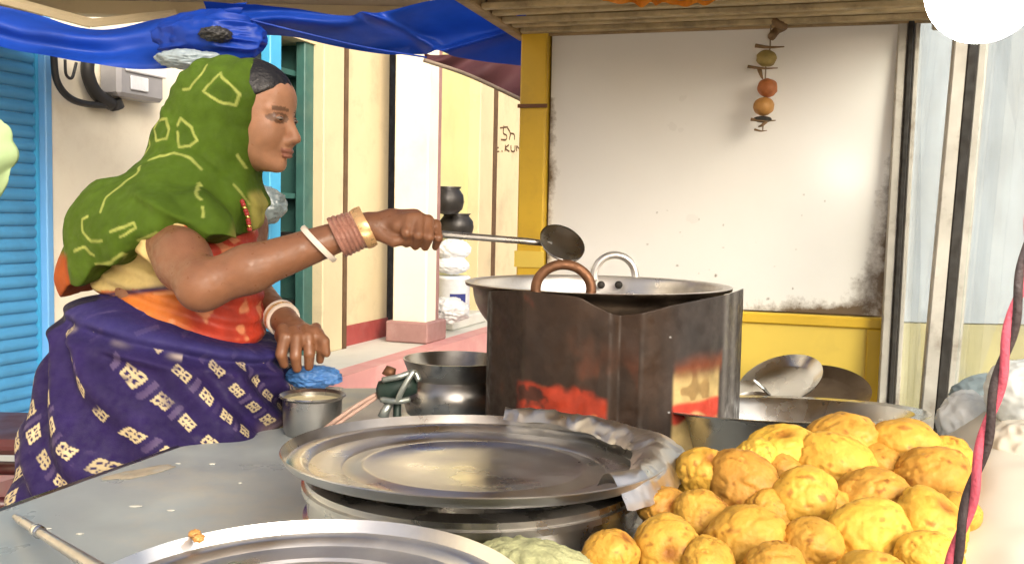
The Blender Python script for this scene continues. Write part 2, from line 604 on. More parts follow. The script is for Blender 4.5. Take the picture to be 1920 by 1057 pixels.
# whitish laminate board: grease spots and brown grime near its own edges (dirt with a shape of its own)
def board_mat():
    m = mat('white_laminate', (.88, .865, .84), .34, var=.04, vscale=2.2, rvar=.1, coat=.9)
    nt = m.node_tree
    N, L = nt.nodes, nt.links
    b = [n for n in N if n.type == 'BSDF_PRINCIPLED'][0]
    src = b.inputs['Base Color'].links[0].from_socket
    at = N.new('ShaderNodeAttribute')
    at.attribute_name = 'Col'
    tc = N.new('ShaderNodeTexCoord')
    no = N.new('ShaderNodeTexNoise')
    no.inputs['Scale'].default_value = 16
    no.inputs['Detail'].default_value = 10
    no.inputs['Roughness'].default_value = .72
    L.new(tc.outputs['Object'], no.inputs['Vector'])
    ad = N.new('ShaderNodeMath')
    ad.operation = 'ADD'
    sep = N.new('ShaderNodeSeparateColor')
    L.new(at.outputs['Color'], sep.inputs[0])
    L.new(no.outputs['Fac'], ad.inputs[0])
    L.new(sep.outputs[0], ad.inputs[1])
    mr = N.new('ShaderNodeMapRange')
    mr.inputs['From Min'].default_value = .80
    mr.inputs['From Max'].default_value = 1.10
    L.new(ad.outputs[0], mr.inputs['Value'])
    mx = N.new('ShaderNodeMix')
    mx.data_type = 'RGBA'
    L.new(mr.outputs[0], mx.inputs['Factor'])
    L.new(src, mx.inputs['A'])
    mx.inputs['B'].default_value = (.12, .075, .035, 1)
    L.new(mx.outputs['Result'], b.inputs['Base Color'])
    return m


MT['board'] = board_mat()


def tint_each(m, lo, hi):
    """every object with this material gets its own slightly different shade"""
    N, L = m.node_tree.nodes, m.node_tree.links
    b = [n for n in N if n.type == 'BSDF_PRINCIPLED'][0]
    src = b.inputs['Base Color'].links[0].from_socket
    oi = N.new('ShaderNodeObjectInfo')
    mr = N.new('ShaderNodeMapRange')
    mr.inputs['To Min'].default_value = lo
    mr.inputs['To Max'].default_value = hi
    L.new(oi.outputs['Random'], mr.inputs['Value'])
    hs = N.new('ShaderNodeHueSaturation')
    L.new(mr.outputs[0], hs.inputs['Value'])
    m2 = N.new('ShaderNodeMapRange')
    m2.inputs['To Min'].default_value = .488
    m2.inputs['To Max'].default_value = .508
    L.new(oi.outputs['Random'], m2.inputs['Value'])
    L.new(m2.outputs[0], hs.inputs['Hue'])
    L.new(src, hs.inputs['Color'])
    L.new(hs.outputs[0], b.inputs['Base Color'])


tint_each(MT['pakora'], .78, 1.12)

# ------------------------------------------------------------------ ground and far setting
g = mk('ground', (np.array([(-300, -300, 0), (300, -300, 0), (300, 300, 0), (-300, 300, 0)], float), [(0, 1, 2, 3)]), MT['ground'])
tag(g, None, None, kind='structure')

# shop front: a frame of reference along the facade (s along it, n out of it, z up)
FA = np.array([-0.96, 6.2, 0.0])
FD = np.array([.33, .944, 0.0])
FD /= np.linalg.norm(FD)
FN = np.array([FD[1], -FD[0], 0.0])
FR = np.stack([FD, FN, np.array([0, 0, 1.0])], 1)


def fs(px, n=0.0, py=420):
    """position along the facade of photo column px, on the plane n in front of the wall"""
    p = Pplane(px, py, FA + FN * n, FN)
    return float(np.dot(p - FA, FD))


def fz(px, py, n=0.0):
    return float(Pplane(px, py, FA + FN * n, FN)[2])


def fbox(s0, s1, n0, n1, z0, z1, bev=0.0):
    return xf(box(min(s0, s1), max(s0, s1), n0, n1, z0, z1, bev), FR, FA)


VZ = .45
TOP = 3.3
ver = mk('porch_floor', fbox(-6, 9, -1.6, .42, .0, VZ), MT['floor'])
tag(ver, None, None, kind='structure')
mk('pink_border', fbox(-6, 9, .42, .55, .0, VZ + .004), MT['pink'], ver)
mk('step', fbox(-6, 9, .55, .80, 0, VZ - .14), MT['floor'], ver)

bld = thing('shop_building', 'cream plastered shop front with tall pillars behind the woman', 'building', FA + FD * -1)
s_sh0, s_sh1, s_fr = fs(-150), fs(73, -.03), fs(100)
s_op0, s_op1 = fs(470), fs(592)
mk('wall', fbox(s_fr, s_op0, -.25, 0, VZ, TOP), MT['cream_pale'], bld)
mk('wall', fbox(-6, s_sh0, -.25, 0, VZ, TOP), MT['cream_pale'], bld)
mk('lintel', fbox(s_sh0, s_fr, -.25, -.02, 2.35, TOP), MT['cream_pale'], bld)
mk('lintel', fbox(s_op0, s_op1, -.25, -.005, 2.25, TOP), MT['cream'], bld)
# back wall and sides of the open shop
mk('shop_back_wall', fbox(s_op0 - .9, s_op1 + .4, -1.50, -1.42, VZ, TOP), MT['teal'], bld)
mk('shop_side_wall', fbox(s_op1 + .002, s_op1 + .12, -1.42, -.25, VZ, TOP), MT['teal'], bld)
mk('pillar', fbox(fs(592), fs(630), -.03, .05, VZ, TOP, .006), MT['cream'], bld)
mk('door_jamb', fbox(s_op1 + .002, s_op1 + .1, -.25, -.032, VZ, TOP), MT['teal'], bld)
mk('corner_strip', fbox(fs(630) + .003, fs(637), -.24, .054, VZ, TOP), MT['brown'], bld)
mk('wall', fbox(fs(637) + .003, fs(727), -.25, 0, VZ, TOP), MT['cream'], bld)
mk('skirting', fbox(fs(637) + .006, fs(727) - .003, 0.002, .012, VZ, fz(680, 604)), MT['redskirt'], bld)
mk('dark_gap', fbox(fs(727) + .003, fs(739), -.25, .004, VZ, TOP), MT['black'], bld)
# pillar at the porch edge
pn = .40
p0, p1 = fs(801, pn), fs(801, pn) + .16
mk('pillar', fbox(p0, p1, pn - .24, pn, VZ, TOP, .008), MT['cream_pale'], bld)
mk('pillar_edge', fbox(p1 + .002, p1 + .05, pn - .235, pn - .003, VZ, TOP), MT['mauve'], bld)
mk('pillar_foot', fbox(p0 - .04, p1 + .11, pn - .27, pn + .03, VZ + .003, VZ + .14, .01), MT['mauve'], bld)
mk('wall', fbox(fs(739) + .003, fs(812), -.25, 0, VZ, TOP), MT['cream'], bld)
# recess
mk('recess_wall', fbox(fs(812) + .003, fs(889) - .003, -.25, -.06, VZ, TOP), MT['yelgreen'], bld)
mk('pillar', fbox(fs(889), fs(914), -.25, .04, VZ, TOP, .006), MT['cream'], bld)
mk('corner_strip', fbox(fs(914) + .003, fs(921), -.3, .044, VZ, TOP), MT['brown'], bld)
mk('wall', fbox(fs(921) + .003, fs(1120), -.25, 0, VZ, TOP), MT['cream'], bld)
mk('skirting', fbox(fs(921) + .006, fs(1120), .002, .012, VZ, VZ + .22), MT['redskirt'], bld)


def stroke(pts, w=.012, n=.004, parent=bld, m=None):
    """painted brush stroke on the facade, from photo pixels"""
    q = np.array([Pplane(a, b, FA + FN * n, FN) for a, b in pts])
    q = spline(q, 14) if len(q) > 2 else q
    v, f = tube(q, w / 2, 6)
    d = ((v - FA) @ FN - n) * .25
    v = v - np.outer(((v - FA) @ FN - n) - d, FN)
    return v, f


st = [[(938, 240), (952, 238)], [(945, 236), (944, 250), (950, 254), (949, 262), (940, 262)], [(952, 240), (957, 250), (955, 262)],
      [(957, 250), (964, 252), (965, 262)], [(930, 272), (928, 284), (936, 284)], [(929, 277), (935, 277)], [(941, 283), (942, 284)],
      [(948, 272), (947, 284)], [(954, 272), (948, 278), (955, 284)], [(958, 273), (959, 283), (965, 283), (966, 273)], [(969, 284), (969, 274), (974, 279), (977, 274), (978, 284)]]
for a in st:
    mk('painted_stroke', stroke(a, .016), MT['brown'], bld)

# rolling shutter: every slat its own piece
shut = thing('rolling_shutter', 'bright blue ribbed rolling shutter at the left edge behind the woman', 'shutter', FA + FD * (s_sh0 + s_sh1) / 2 - FN * .1 + np.array([0, 0, VZ]))
ns = 40
pitch = (2.36 - VZ) / ns
for i in range(ns):
    prof = []
    for k in range(9):
        a = k / 8
        prof.append((-.038 + .010 * math.sin(math.pi * min(1, a * 1.25)) ** .8 if a < .8 else -.041, a * pitch))
    prof = [(n, z * .985) for n, z in prof]
    v = []
    for s in (s_sh0, s_sh1 - .012):
        for n, z in prof:
            v.append((s, n, z))
        for n, z in prof[::-1]:
            v.append((s, n - .006, z))
    m_ = 18
    fcs = [(j, (j + 1) % m_, m_ + (j + 1) % m_, m_ + j) for j in range(m_)] + [tuple(range(m_))[::-1], tuple(range(m_, 2 * m_))]
    vv = np.array(v, float)
    mk('slat', xf((vv + np.array([0, 0, VZ + i * pitch]), fcs), FR, FA), MT['shutter'], shut, smooth=True, sharp=50)
mk('side_rail', fbox(s_sh1 - .011, s_sh1 + .003, -.05, -.026, VZ, 2.36), MT['bluepost'], shut)
mk('door_frame', fbox(s_sh1 + .005, s_fr - .003, -.12, .006, VZ, 2.36, .004), MT['frameblue'], shut)

# electricity meter with cable loops on the cream wall
sm, zm = fs(215), fz(215, 165)
mtr = thing('electricity_meter', 'grey and white electricity meter with looped black cables on cream wall', 'meter', FA + FD * sm + np.array([0, 0, zm]))
s0, s1 = fs(172), fs(272)
zt, zb = fz(220, 96), fz(220, 186)
mk('case', fbox(s0 + .04, s1, .003, .11, zb, zt, .015), MT['meter'], mtr)
mk('face', fbox(s0 + .07, s1 + .0, .112, .122, fz(220, 140), zt + .01, .006), MT['meterglass'], mtr)
mk('label_plate', fbox(fs(205), fs(238), .1125, .121, fz(220, 172), fz(220, 146), .003), MT['whitesack'], mtr)
for pts, r in (([(100, 95), (106, 150), (128, 182), (160, 195), (200, 198)], .014), ([(165, 110), (165, 140), (180, 175), (210, 196)], .028),
               ([(122, 112), (124, 140), (135, 146), (143, 118)], .006), ([(214, 188), (220, 204)], .03)):
    q = np.array([Pplane(a, b, FA + FN * .05, FN) for a, b in pts])
    mk('cable', tube(spline(q, 22), r, 8), MT['cable'], mtr, smooth=True)

# open shop: frame, shelves and dim goods
frame = thing('display_rack', 'teal framed display rack with blue post in the open shop', 'rack', FA + FD * fs(560) + np.array([0, 0, VZ]))
mk('post', fbox(fs(503, .02), fs(524, .02), -.03, .03, VZ, TOP - .3, .005), MT['bluepost'], frame)
mk('post', fbox(fs(570, -.02), fs(588, -.02), -.08, -.02, VZ, TOP - .3, .005), MT['teal'], frame)
mk('post', fbox(fs(480, -.8), fs(487, -.8), -.86, -.8, VZ, TOP - .3, .004), MT['teal'], frame)
for zz in (.98, 1.36, 1.78, 2.06):
    mk('shelf', fbox(s_op0 - .35, s_op1 - .002, -.60, -.09, zz, zz + .03), MT['teal'], frame)
mk('back_panel', fbox(s_op0 - .5, s_op1 - .002, -.66, -.63, VZ, TOP - .4), MT['darkpot'], frame)
mk('sign_panel', fbox(fs(468, -.3), fs(500, -.3), -.32, -.3, 2.12, 2.3), MT['greyplastic'], frame)

goods = [(492, -.22, .98 + .03, .11, .20, 'darkpot', 'squat black cooking pot on the lower shop shelf by the blue post'),
         (540, -.24, .98 + .03, .13, .17, 'darkpot', 'wide dark vessel on the lower shop shelf right of the blue post'),
         (566, -.22, 1.36 + .03, .085, .20, 'greenglass', 'greenish glass jar on the middle shop shelf beside the teal post'),
         (540, -.24, 1.36 + .03, .08, .16, 'greenglass', 'smaller greenish jar on the middle shop shelf under the chin'),
         (548, -.22, VZ + .003, .16, .34, 'darkpot', 'large black drum on the shop floor below the shelves'),
         (500, -.22, VZ + .003, .15, .28, 'darkpot', 'second black drum on the shop floor nearer the woman'),
         (562, -.24, 1.78 + .03, .08, .14, 'whitesack', 'pale tin on the upper shop shelf beside the teal post')]
for px, n, z, r, h, mm, lab in goods:
    pr = [(0, 0), (r * .8, 0), (r * .97, h * .15), (r, h * .45), (r * .9, h * .72), (r * .78, h * .8), (r * .9, h * .86), (r * .9, h * .9), (r * .3, h * .97), (r * .1, h), (0, h)]
    t = thing('shop_jar' if mm != 'darkpot' else 'cooking_pot', lab, 'jar' if mm != 'darkpot' else 'pot', FA + FD * fs(px, n) + FN * n + np.array([0, 0, z]))
    mk('vessel', xf(lathe(pr[:8], 28), t=t.location), MT[mm], t, smooth=True)
    mk('lid', xf(lathe([(r * .88, h * .902), (r * .3, h * .97), (r * .12, h), (r * .12, h * 1.06), (0, h * 1.08)], 28), t=t.location), MT['steel_dark'], t, smooth=True)


def blob(c, r, seed, amp=.25, sub=4, freq=2.5, ridged=True):
    v, f = ico(sub)
    d = fbm(v, freq, seed, 3)
    if ridged:
        d = d + .5 * (1 - np.abs(vnoise(v, freq * 2, seed + 9)) * 2)
    v = v * (1 + amp * d)[:, None] * np.asarray(r) + np.asarray(c)
    return v, f


pl = mk('plastic_bundle', blob(P(486, 385, 4.9), (.13, .10, .10), 3, .12), MT['dimplastic'], smooth=True)
tag(pl, 'crumpled clear plastic bundle on the shop shelf behind her neck', 'bundle')

# things stacked in the porch recess
def stackpt(px, py, n=.16):
    return Pplane(px, py, FA + FN * n, FN)


rk = thing('recess_stand', 'low cement stand in the porch recess under the stacked vessels', 'stand', FA + FD * fs(850, .16) + FN * .16 + np.array([0, 0, VZ]))
mk('block', fbox(fs(820, .16), fs(884, .16), .02, .3, VZ + .002, max(VZ + .02, fz(850, 588, .16)), .01), MT['floor'], rk)
def stack_lathe(name, lab, cat, px, y0, y1, wpx, m, prof, part='body', extra=None):
    c = stackpt(px, y1)
    top = stackpt(px, y0)
    h = top[2] - c[2]
    d = float(np.dot(c - CAM, _f))
    r = wpx * d / F
    t = thing(name, lab, cat, c)
    mk(part, xf(lathe([(a * r, b * h) for a, b in prof], 32), t=c), MT[m], t, smooth=True)
    return t, c, r, h


CYL = [(0, 0), (.97, 0), (1, .03), (1, .9), (1.04, .92), (1.04, .97), (.96, 1), (0, 1)]
t, c, r, h = stack_lathe('steel_drum', 'pale steel drum with navy label in the porch recess', 'drum', 850, 517, 587, 30, 'whitesack', CYL)
a0 = math.atan2(-FD[1] * .3 - 1, .2)
lv = []
for k in range(7):
    a = math.radians(-100 + 60 * k / 6)
    for z in (.12, .55):
        lv.append((c[0] + r * 1.012 * math.cos(a), c[1] + r * 1.012 * math.sin(a), c[2] + h * z))
mk('label', (np.array(lv), [(2 * k, 2 * k + 2, 2 * k + 3, 2 * k + 1) for k in range(6)]), MT['bluelabel'], t)
for (px, py, rp, sd_, lab) in ((848, 497, (31, 17), 5, 'lower white cloth sack on the steel drum in the recess'), (850, 468, (32, 20), 8, 'upper white cloth sack below the black pots in the recess')):
    c = stackpt(px, py)
    d = float(np.dot(c - CAM, _f))
    o = mk('cloth_sack', blob(c, (rp[0] * d / F, rp[0] * d / F * .8, rp[1] * d / F), sd_, .12), MT['whitesack'], smooth=True)
    tag(o, lab, 'sack')
POT = [(0, 0), (.6, .02), (.9, .2), (1, .45), (.95, .7), (.75, .88), (.72, .92), (.85, 1), (.8, 1.0), (.6, .8), (0, .2)]
stack_lathe('cooking_pot', 'black upturned round pot on top of the white sacks in the recess', 'pot', 838, 350, 402, 32, 'darkpot', POT)
stack_lathe('cooking_pot', 'wide blackened pan below the round pot in the recess', 'pot', 855, 400, 448, 33, 'darkpot', POT)
c = stackpt(838, 582, .34)
o = mk('plastic_bag', blob(c, (.14, .10, .085), 12, .3), MT['plasticbag'], smooth=True)
tag(o, 'small crumpled white plastic bag on the porch floor by the recess', 'bag')

# overhead: canopy board, blue tarpaulin, maroon cloth
cz = 2.02
can = thing('canopy', 'grey brown board canopy with pale edge batten above the tarpaulin', 'canopy', (-.9, 2.9, cz))
mk('board', box(-2.2, -.30, 2.55, 3.45, cz, cz + .03), MT['roofpanel'], can)
mk('batten', box(-2.2, -.30, 3.452, 3.50, cz - .05, cz + .03, .004), MT['cream'], can)
bt = tube([P(-60, -18, 2.75), P(170, 44, 2.95)], .016, 6)
mk('batten', bt, MT['cream'], can)
mk('batten', tube([P(170, 44, 2.95), P(330, 26, 3.05)], .014, 6), MT['cream'], can)
mk('post', box(-2.15, -2.08, 2.6, 2.67, 0, cz), MT['wood'], can)
mk('post', box(-2.15, -2.08, 3.35, 3.42, VZ, cz), MT['wood'], can)


def ruled(top, bot, nu, nv, disp=None, sag=0.0):
    T, B = spline(top, nu), spline(bot, nu)
    t = np.linspace(0, 1, nv)[:, None, None]
    g = T[None] * (1 - t) + B[None] * t
    if sag:
        g[..., 1] -= sag * np.sin(np.pi * t[..., 0])
    v = g.reshape(-1, 3)
    if disp is not None:
        u, w = np.meshgrid(np.linspace(0, 1, nu), np.linspace(0, 1, nv))
        v = disp(v, u.ravel(), w.ravel())
    return v, gridfaces(nu, nv)


def tarp_left(v, u, w):
    v = v.copy()
    d = .018 * np.sin(w * 9 + u * 4) + .02 * vnoise(v, 7, 3) + .010 * vnoise(v * np.array([1, 1, 3]), 11, 5)
    v[:, 1] += d
    v[:, 2] += .008 * vnoise(v, 9, 6)
    return v


trp = thing('tarpaulin', 'creased blue tarpaulin slung under the canopy across the top left', 'tarpaulin', P(400, 60, 2.75))
top = [P(-90, -20, 2.62), P(0, 8, 2.66), P(165, 50, 2.72), P(270, 42, 2.76), P(360, 30, 2.72), P(470, 10, 2.7)]
bot = [P(-90, 62, 2.60), P(0, 86, 2.62), P(110, 112, 2.64), P(230, 133, 2.66), P(310, 132, 2.66), P(400, 100, 2.64)]
mk('sheet', ruled(top, bot, 120, 30, tarp_left), MT['tarp'], trp, smooth=True)


def tarp_right(v, u, w):
    v = v.copy()
    d = .03 * np.sin(w * 6 + u * 7) + .018 * vnoise(v, 6, 13) + .012 * np.abs(vnoise(v * np.array([1, 1, 2]), 10, 15))
    # two taut crease lines
    for (ua, wa, ub, wb) in ((.42, 0, .70, 1.0), (.70, 1.0, .97, .35)):
        L2 = (ub - ua) ** 2 + (wb - wa) ** 2
        t = np.clip(((u - ua) * (ub - ua) + (w - wa) * (wb - wa)) / L2, 0, 1)
        dd = np.hypot((u - ua - t * (ub - ua)) * 3.0, w - wa - t * (wb - wa))
        v[:, 1] -= .045 * np.exp(-(dd / .10) ** 2)
    v[:, 1] += d
    return v


top = [P(380, 2, 2.62), P(520, 8, 2.62), P(640, 26, 2.62), P(720, 24, 2.60), P(830, 2, 2.58), P(930, -6, 2.55), P(1030, -6, 2.54)]
bot = [P(380, 70, 2.66), P(520, 62, 2.70), P(640, 86, 2.74), P(730, 102, 2.78), P(810, 106, 2.80), P(900, 116, 2.78), P(1030, 128, 2.74)]
mk('sheet', ruled(top, bot, 130, 34, tarp_right), MT['tarp'], trp, smooth=True)
c = P(395, 72, 2.58)
v, f = ico(5)
v = v * (1 + .10 * vnoise(v, 1.6, 21) + .13 * (1 - 2 * np.abs(vnoise(v * np.array([1, 1, 2.2]), 1.5, 23))) + .03 * (1 - 2 * np.abs(vnoise(v, 5, 24))))[:, None] * np.array([.135, .085, .068]) + c
mk('bunched_knot', (v, f), MT['tarp'], trp, smooth=True)
v, f = blob((0, 0, 0), (.085, .05, .024), 27, .2, 4, 3)
mk('plastic_wrap', (v + P(355, 112, 2.52), f), MT['greyplastic'], trp, smooth=True)
v, f = blob((0, 0, 0), (.04, .04, .02), 29, .2, 4, 3)
mk('rag', (v + P(405, 66, 2.50), f), MT['cable'], trp, smooth=True)

rope_t = spline([P(440, 30, 2.56), P(560, 60, 2.60), P(680, 88, 2.66), P(800, 108, 2.70)], 40)
mk('edge_cord', tube(rope_t, .0028, 6), MT['tarp'], trp, smooth=True)
top = [P(795, 100, 2.95), P(880, 108, 2.92), P(1000, 118, 2.90)]
bot = [P(795, 112, 2.95), P(880, 140, 2.92), P(1000, 196, 2.90)]
o = mk('awning_cloth', ruled(top, bot, 50, 14, lambda v, u, w: v + np.stack([0 * u, .02 * np.sin(u * 15 + w * 3), 0 * u], 1)), MT['maroon'], smooth=True)
o.data.materials[0] = MT['maroon']
tag(o, 'dark maroon awning cloth hanging below the tarpaulin by the yellow post', 'awning')
hem = spline([P(795, 113, 2.93), P(880, 142, 2.90), P(1000, 198, 2.88)], 30)
mk('hem', tube(hem, .007, 6), MT['thread'], o, smooth=True)

gb = mk('cloth_bag', ruled([P(-60, 215, 1.9), P(-20, 222, 1.9), P(8, 235, 1.9)], [P(-60, 400, 1.9), P(-20, 380, 1.9), P(14, 330, 1.9)], 30, 30,
                           lambda v, u, w: v + np.stack([.016 * np.sin(np.pi * w) * u + .004 * np.sin(w * 14), -.05 * np.sin(np.pi * u) * np.sin(np.pi * w), 0 * u], 1)), MT['palegreen'], smooth=True)
tag(gb, 'pale green cloth bag hanging at the left edge before the shutter', 'bag')
so = gb.modifiers.new('thick', 'SOLIDIFY')
so.thickness = .01
mk('strap', tube([P(-40, 219, 1.9), P(-42, -60, 1.95)], .006, 6), MT['palegreen'], gb)

# ------------------------------------------------------------------ food cart
CZ = .83
AX = np.array([math.sin(math.radians(16.8)), math.cos(math.radians(16.8)), 0])     # along the cart, away from the camera
BX = np.array([AX[1], -AX[0], 0])                                                   # across it, to the right
CR = np.stack([BX, AX, np.array([0, 0, 1.0])], 1)
BC = P(1350, 330, 2.4)
BC[2] = 0


def cbox(b0, b1, a0, a1, z0, z1, bev=0.0):
    """box in cart axes: b across (right +), a along (away +), measured from the back board's middle"""
    return xf(box(b0, b1, a0, a1, z0, z1, bev), CR, BC)


def cb(px, py=400, a=0.0):
    p = Pplane(px, py, BC + AX * a, AX)
    return float(np.dot(p - BC, BX)), float(p[2])


cart = thing('food_cart', 'yellow framed snack cart with white back board, grey counter and plank roof', 'cart', BC)
# counter slab: polygon
e0, e1 = Pz(0, 955, CZ), Pz(310, 845, CZ)
ed = (e1 - e0) / np.linalg.norm(e1 - e0)
en = np.array([-ed[1], ed[0], 0])
near = e0 - ed * 1.0
far = e0 + ed * 1.12
bl = BC - BX * .50 + AX * .02
br = BC + BX * .47 + AX * .02
nr = br - AX * 1.75
poly = [near, nr, br, bl, far]
v = np.array([(p[0], p[1], CZ) for p in poly] + [(p[0], p[1], CZ - .035) for p in poly])
n_ = len(poly)
mk('counter', (v, [tuple(range(n_)), tuple(range(n_, 2 * n_))[::-1]] + [(i, n_ + i, n_ + (i + 1) % n_, (i + 1) % n_) for i in range(n_)]), MT['counter'], cart)
lip = [near + np.array([0, 0, 0]), far]
mk('edge_trim', tube([near + np.array([0, 0, -.006]), far + np.array([0, 0, -.006])], .009, 8), MT['steel_dark'], cart, smooth=True)
# body of the cart below the counter and its legs
pb = [near + BX * .06 + AX * .3, nr - BX * .06 + AX * .3, br - BX * .06 - AX * .05, bl + BX * .06 - AX * .05]
for i in range(4):
    a, b = pb[i] * np.array([1, 1, 0]), pb[(i + 1) % 4] * np.array([1, 1, 0])
    d = (b - a)
    Ld = np.linalg.norm(d)
    d = d / Ld
    nrm = np.array([-d[1], d[0], 0])
    mk('side_panel', xf(box(.03, Ld - .03, -.008, .008, .25, CZ - .04), np.stack([d, nrm, np.array([0, 0, 1.0])], 1), (a[0], a[1], 0)), MT['yellow2'], cart)
    mk('leg', box(a[0] - .025, a[0] + .025, a[1] - .025, a[1] + .025, 0, CZ - .036), MT['yellow'], cart)

# white back board (a sheet with real edges), yellow post and lower panel
b0, _ = cb(1028)
b1, _ = cb(1672)
zt = cb(1350, 58)[1]
zb = cb(1350, 578)[1]
nu, nv = 240, 200
U, Vv = np.meshgrid(np.linspace(0, 1, nu), np.linspace(0, 1, nv))
bv = np.stack([b0 + (b1 - b0) * U, np.zeros_like(U), zb + (zt + .02 - zb) * Vv], -1).reshape(-1, 3)
bv[:, 1] += .002 * vnoise(bv, 4, 2)
uu, vvv = U.ravel(), Vv.ravel()
grime = .30 * np.exp(-(uu / .035)) * (vvv < .75) + .34 * np.exp(-((1 - uu) / .05)) * smooth01(1 - vvv, .25, .6) + .40 * np.exp(-(vvv / .035)) * smooth01(uu, .3, .9) + .12 * np.exp(-((1 - vvv) / .06)) + .16 * np.exp(-((1 - uu) / .16)) * smooth01(1 - vvv, .5, 1)
spots = np.zeros_like(uu)
for (sx, sy, sr) in ((1275, 436, .006), (1356, 464, .007), (1270, 498, .008), (1310, 512, .005), (1452, 500, .006), (1240, 525, .004), (1330, 505, .004), (1300, 552, .006), (1440, 560, .008), (1500, 570, .007)):
    q = Pplane(sx, sy, BC, AX)
    sb, sz = np.dot(q - BC, BX), q[2]
    spots = np.maximum(spots, .5 * np.exp(-((bv[:, 0] - sb) ** 2 + ((bv[:, 2] - sz) * 1.4) ** 2) / (sr * .9) ** 2))
for k in range(70):
    sb = b0 + (b1 - b0) * rng.uniform(.05, .98)
    sz = zb + (zt - zb) * rng.beta(1.0, 4.0)
    sr = rng.uniform(.0025, .006)
    spots = np.maximum(spots, rng.uniform(.25, .5) * np.exp(-((bv[:, 0] - sb) ** 2 + ((bv[:, 2] - sz) * rng.uniform(.7, 1.3)) ** 2) / sr ** 2))
grime = np.clip(np.maximum(grime * 1.75, spots), 0, .62)
bw = bv @ CR.T + BC
mk('back_board', (bw, gridfaces(nu, nv)), MT['board'], cart, smooth=True, col=np.stack([grime] * 3, 1))
mk('board_backing', cbox(b0 - .01, b1 + .01, .012, .03, CZ - .1, zt + .03), MT['wood'], cart)
pb0, pb1 = cb(976)[0], cb(1026)[0]
mk('corner_post', cbox(pb0, pb1 - .003, -.03, .03, 0, zt + .03, .004), MT['yellow'], cart)
mk('post_clip', cbox(pb0 - .004, pb1 + .002, -.036, -.031, cb(1000, 205)[1], cb(1000, 198)[1]), MT['rust'], cart)
mk('post_clip', cbox(pb0 - .004, pb1 + .002, -.036, -.031, cb(1000, 500)[1], cb(1000, 470)[1]), MT['yellow2'], cart)
mk('lower_panel', cbox(b0 - .002, b1 + .005, -.012, .010, CZ - .03, zb - .004), MT['yellow2'], cart)
mk('panel_rail', cbox(b0 - .002, b1 + .005, -.022, -.0125, zb - .030, zb - .005, .003), MT['yellow'], cart)
mk('panel_rail', cbox(cb(1635)[0], b1 + .005, -.023, -.0125, CZ + .02, zb - .031, .003), MT['yellow'], cart)
mk('panel_rail', cbox(b0, b1, -.024, -.0125, CZ + .001, CZ + .018, .003), MT['yellow2'], cart)

# glass cabinet side: posts, gaskets, panes
def lean_post(name, px0, py0, px1, py1, d, w, dp, m, parent=cart, off=0.0, tw=None):
    a, b = P(px0, py0, d), P(px1, py1, d)
    ax = b - a
    Lg = np.linalg.norm(ax)
    R = frame_to(ax, BX)
    return mk(name, xf(box(-w / 2, w / 2, -dp / 2, dp / 2, 0, Lg, .003), R, a), m, parent)


lean_post('corner_post', 1652, 800, 1694, 30, 2.26, .022, .03, MT['post'])
lean_post('gasket', 1666, 800, 1709, 30, 2.25, .013, .034, MT['gasket'])
lean_post('corner_post', 1678, 800, 1721, 30, 2.25, .012, .03, MT['post'])
lean_post('corner_post', 1733, 860, 1808, 40, 1.95, .034, .04, MT['post'])
lean_post('gasket', 1752, 860, 1826, 40, 1.945, .020, .046, MT['gasket'])
lean_post('corner_post', 1771, 860, 1846, 40, 1.95, .020, .036, MT['post'])


def pane(q, parent=cart, th=.004):
    q = np.array(q)
    n = np.cross(q[1] - q[0], q[3] - q[0])
    n /= np.linalg.norm(n)
    v = np.vstack([q - n * th / 2, q + n * th / 2])
    f = [(0, 1, 2, 3), (7, 6, 5, 4), (0, 4, 5, 1), (1, 5, 6, 2), (2, 6, 7, 3), (3, 7, 4, 0)]
    return mk('glass_pane', (v, f), MT['glass'], parent)


pane([P(1687, 790, 2.24), P(1728, 845, 1.97), P(1800, 45, 1.97), P(1728, 35, 2.24)])
pane([P(1778, 865, 1.93), P(2120, 1150, 1.22), P(2150, -200, 1.22), P(1856, 30, 1.93)])
# roof: planks across the cart, side beams
RZ = zt + .012
rl = cb(1000, 60)[0]
for k in range(24):
    a1 = .04 - k * .075 - .004 * (k % 3)
    w = .062 + .006 * ((k * 7) % 3)
    z = RZ + .012 * ((k * 5) % 4) + .004
    v, f = cbox(rl - .02 + .01 * ((k * 3) % 4), b1 + .07 - .01 * (k % 3), a1 - w, a1, z, z + .02, .003)
    v = v + np.array([0, 0, 1]) * (.004 * vnoise(v, 3, k))[:, None]
    mk('roof_plank', (v, f), MT['wood'], cart)
mk('roof_beam', cbox(rl - .055, rl - .022, -1.75, .05, RZ - .012, RZ + .03, .004), MT['wood'], cart)
mk('roof_beam', cbox(b1 + .072, b1 + .11, -1.75, .05, RZ - .02, RZ + .03, .004), MT['wood'], cart)
mk('roof_beam', cbox(rl - .02, b1 + .07, -.016, -.001, RZ - .012, RZ - .001, .003), MT['wood'], cart)
for k in range(5):
    a1 = -.035 - k * .078
    v, f = cbox(rl - .018, b1 + .068, a1 - .026, a1, RZ - .013 + .003 * (k % 2), RZ + .0, .002)
    mk('roof_slat', (v + np.array([0, 0, 1]) * (.004 * vnoise(v, 2, 40 + k))[:, None], f), MT['slat'], cart)
mk('roof_sheet', cbox(rl - .06, b1 + .12, -1.78, .1, RZ + .075, RZ + .085), MT['roofpanel'], cart)
mk('front_post', cbox(rl - .06, rl - .02, -1.79, -1.751, 0, RZ + .03), MT['yellow'], cart)
mk('front_post', cbox(b1 + .072, b1 + .11, -1.79, -1.751, 0, RZ + .03), MT['yellow'], cart)

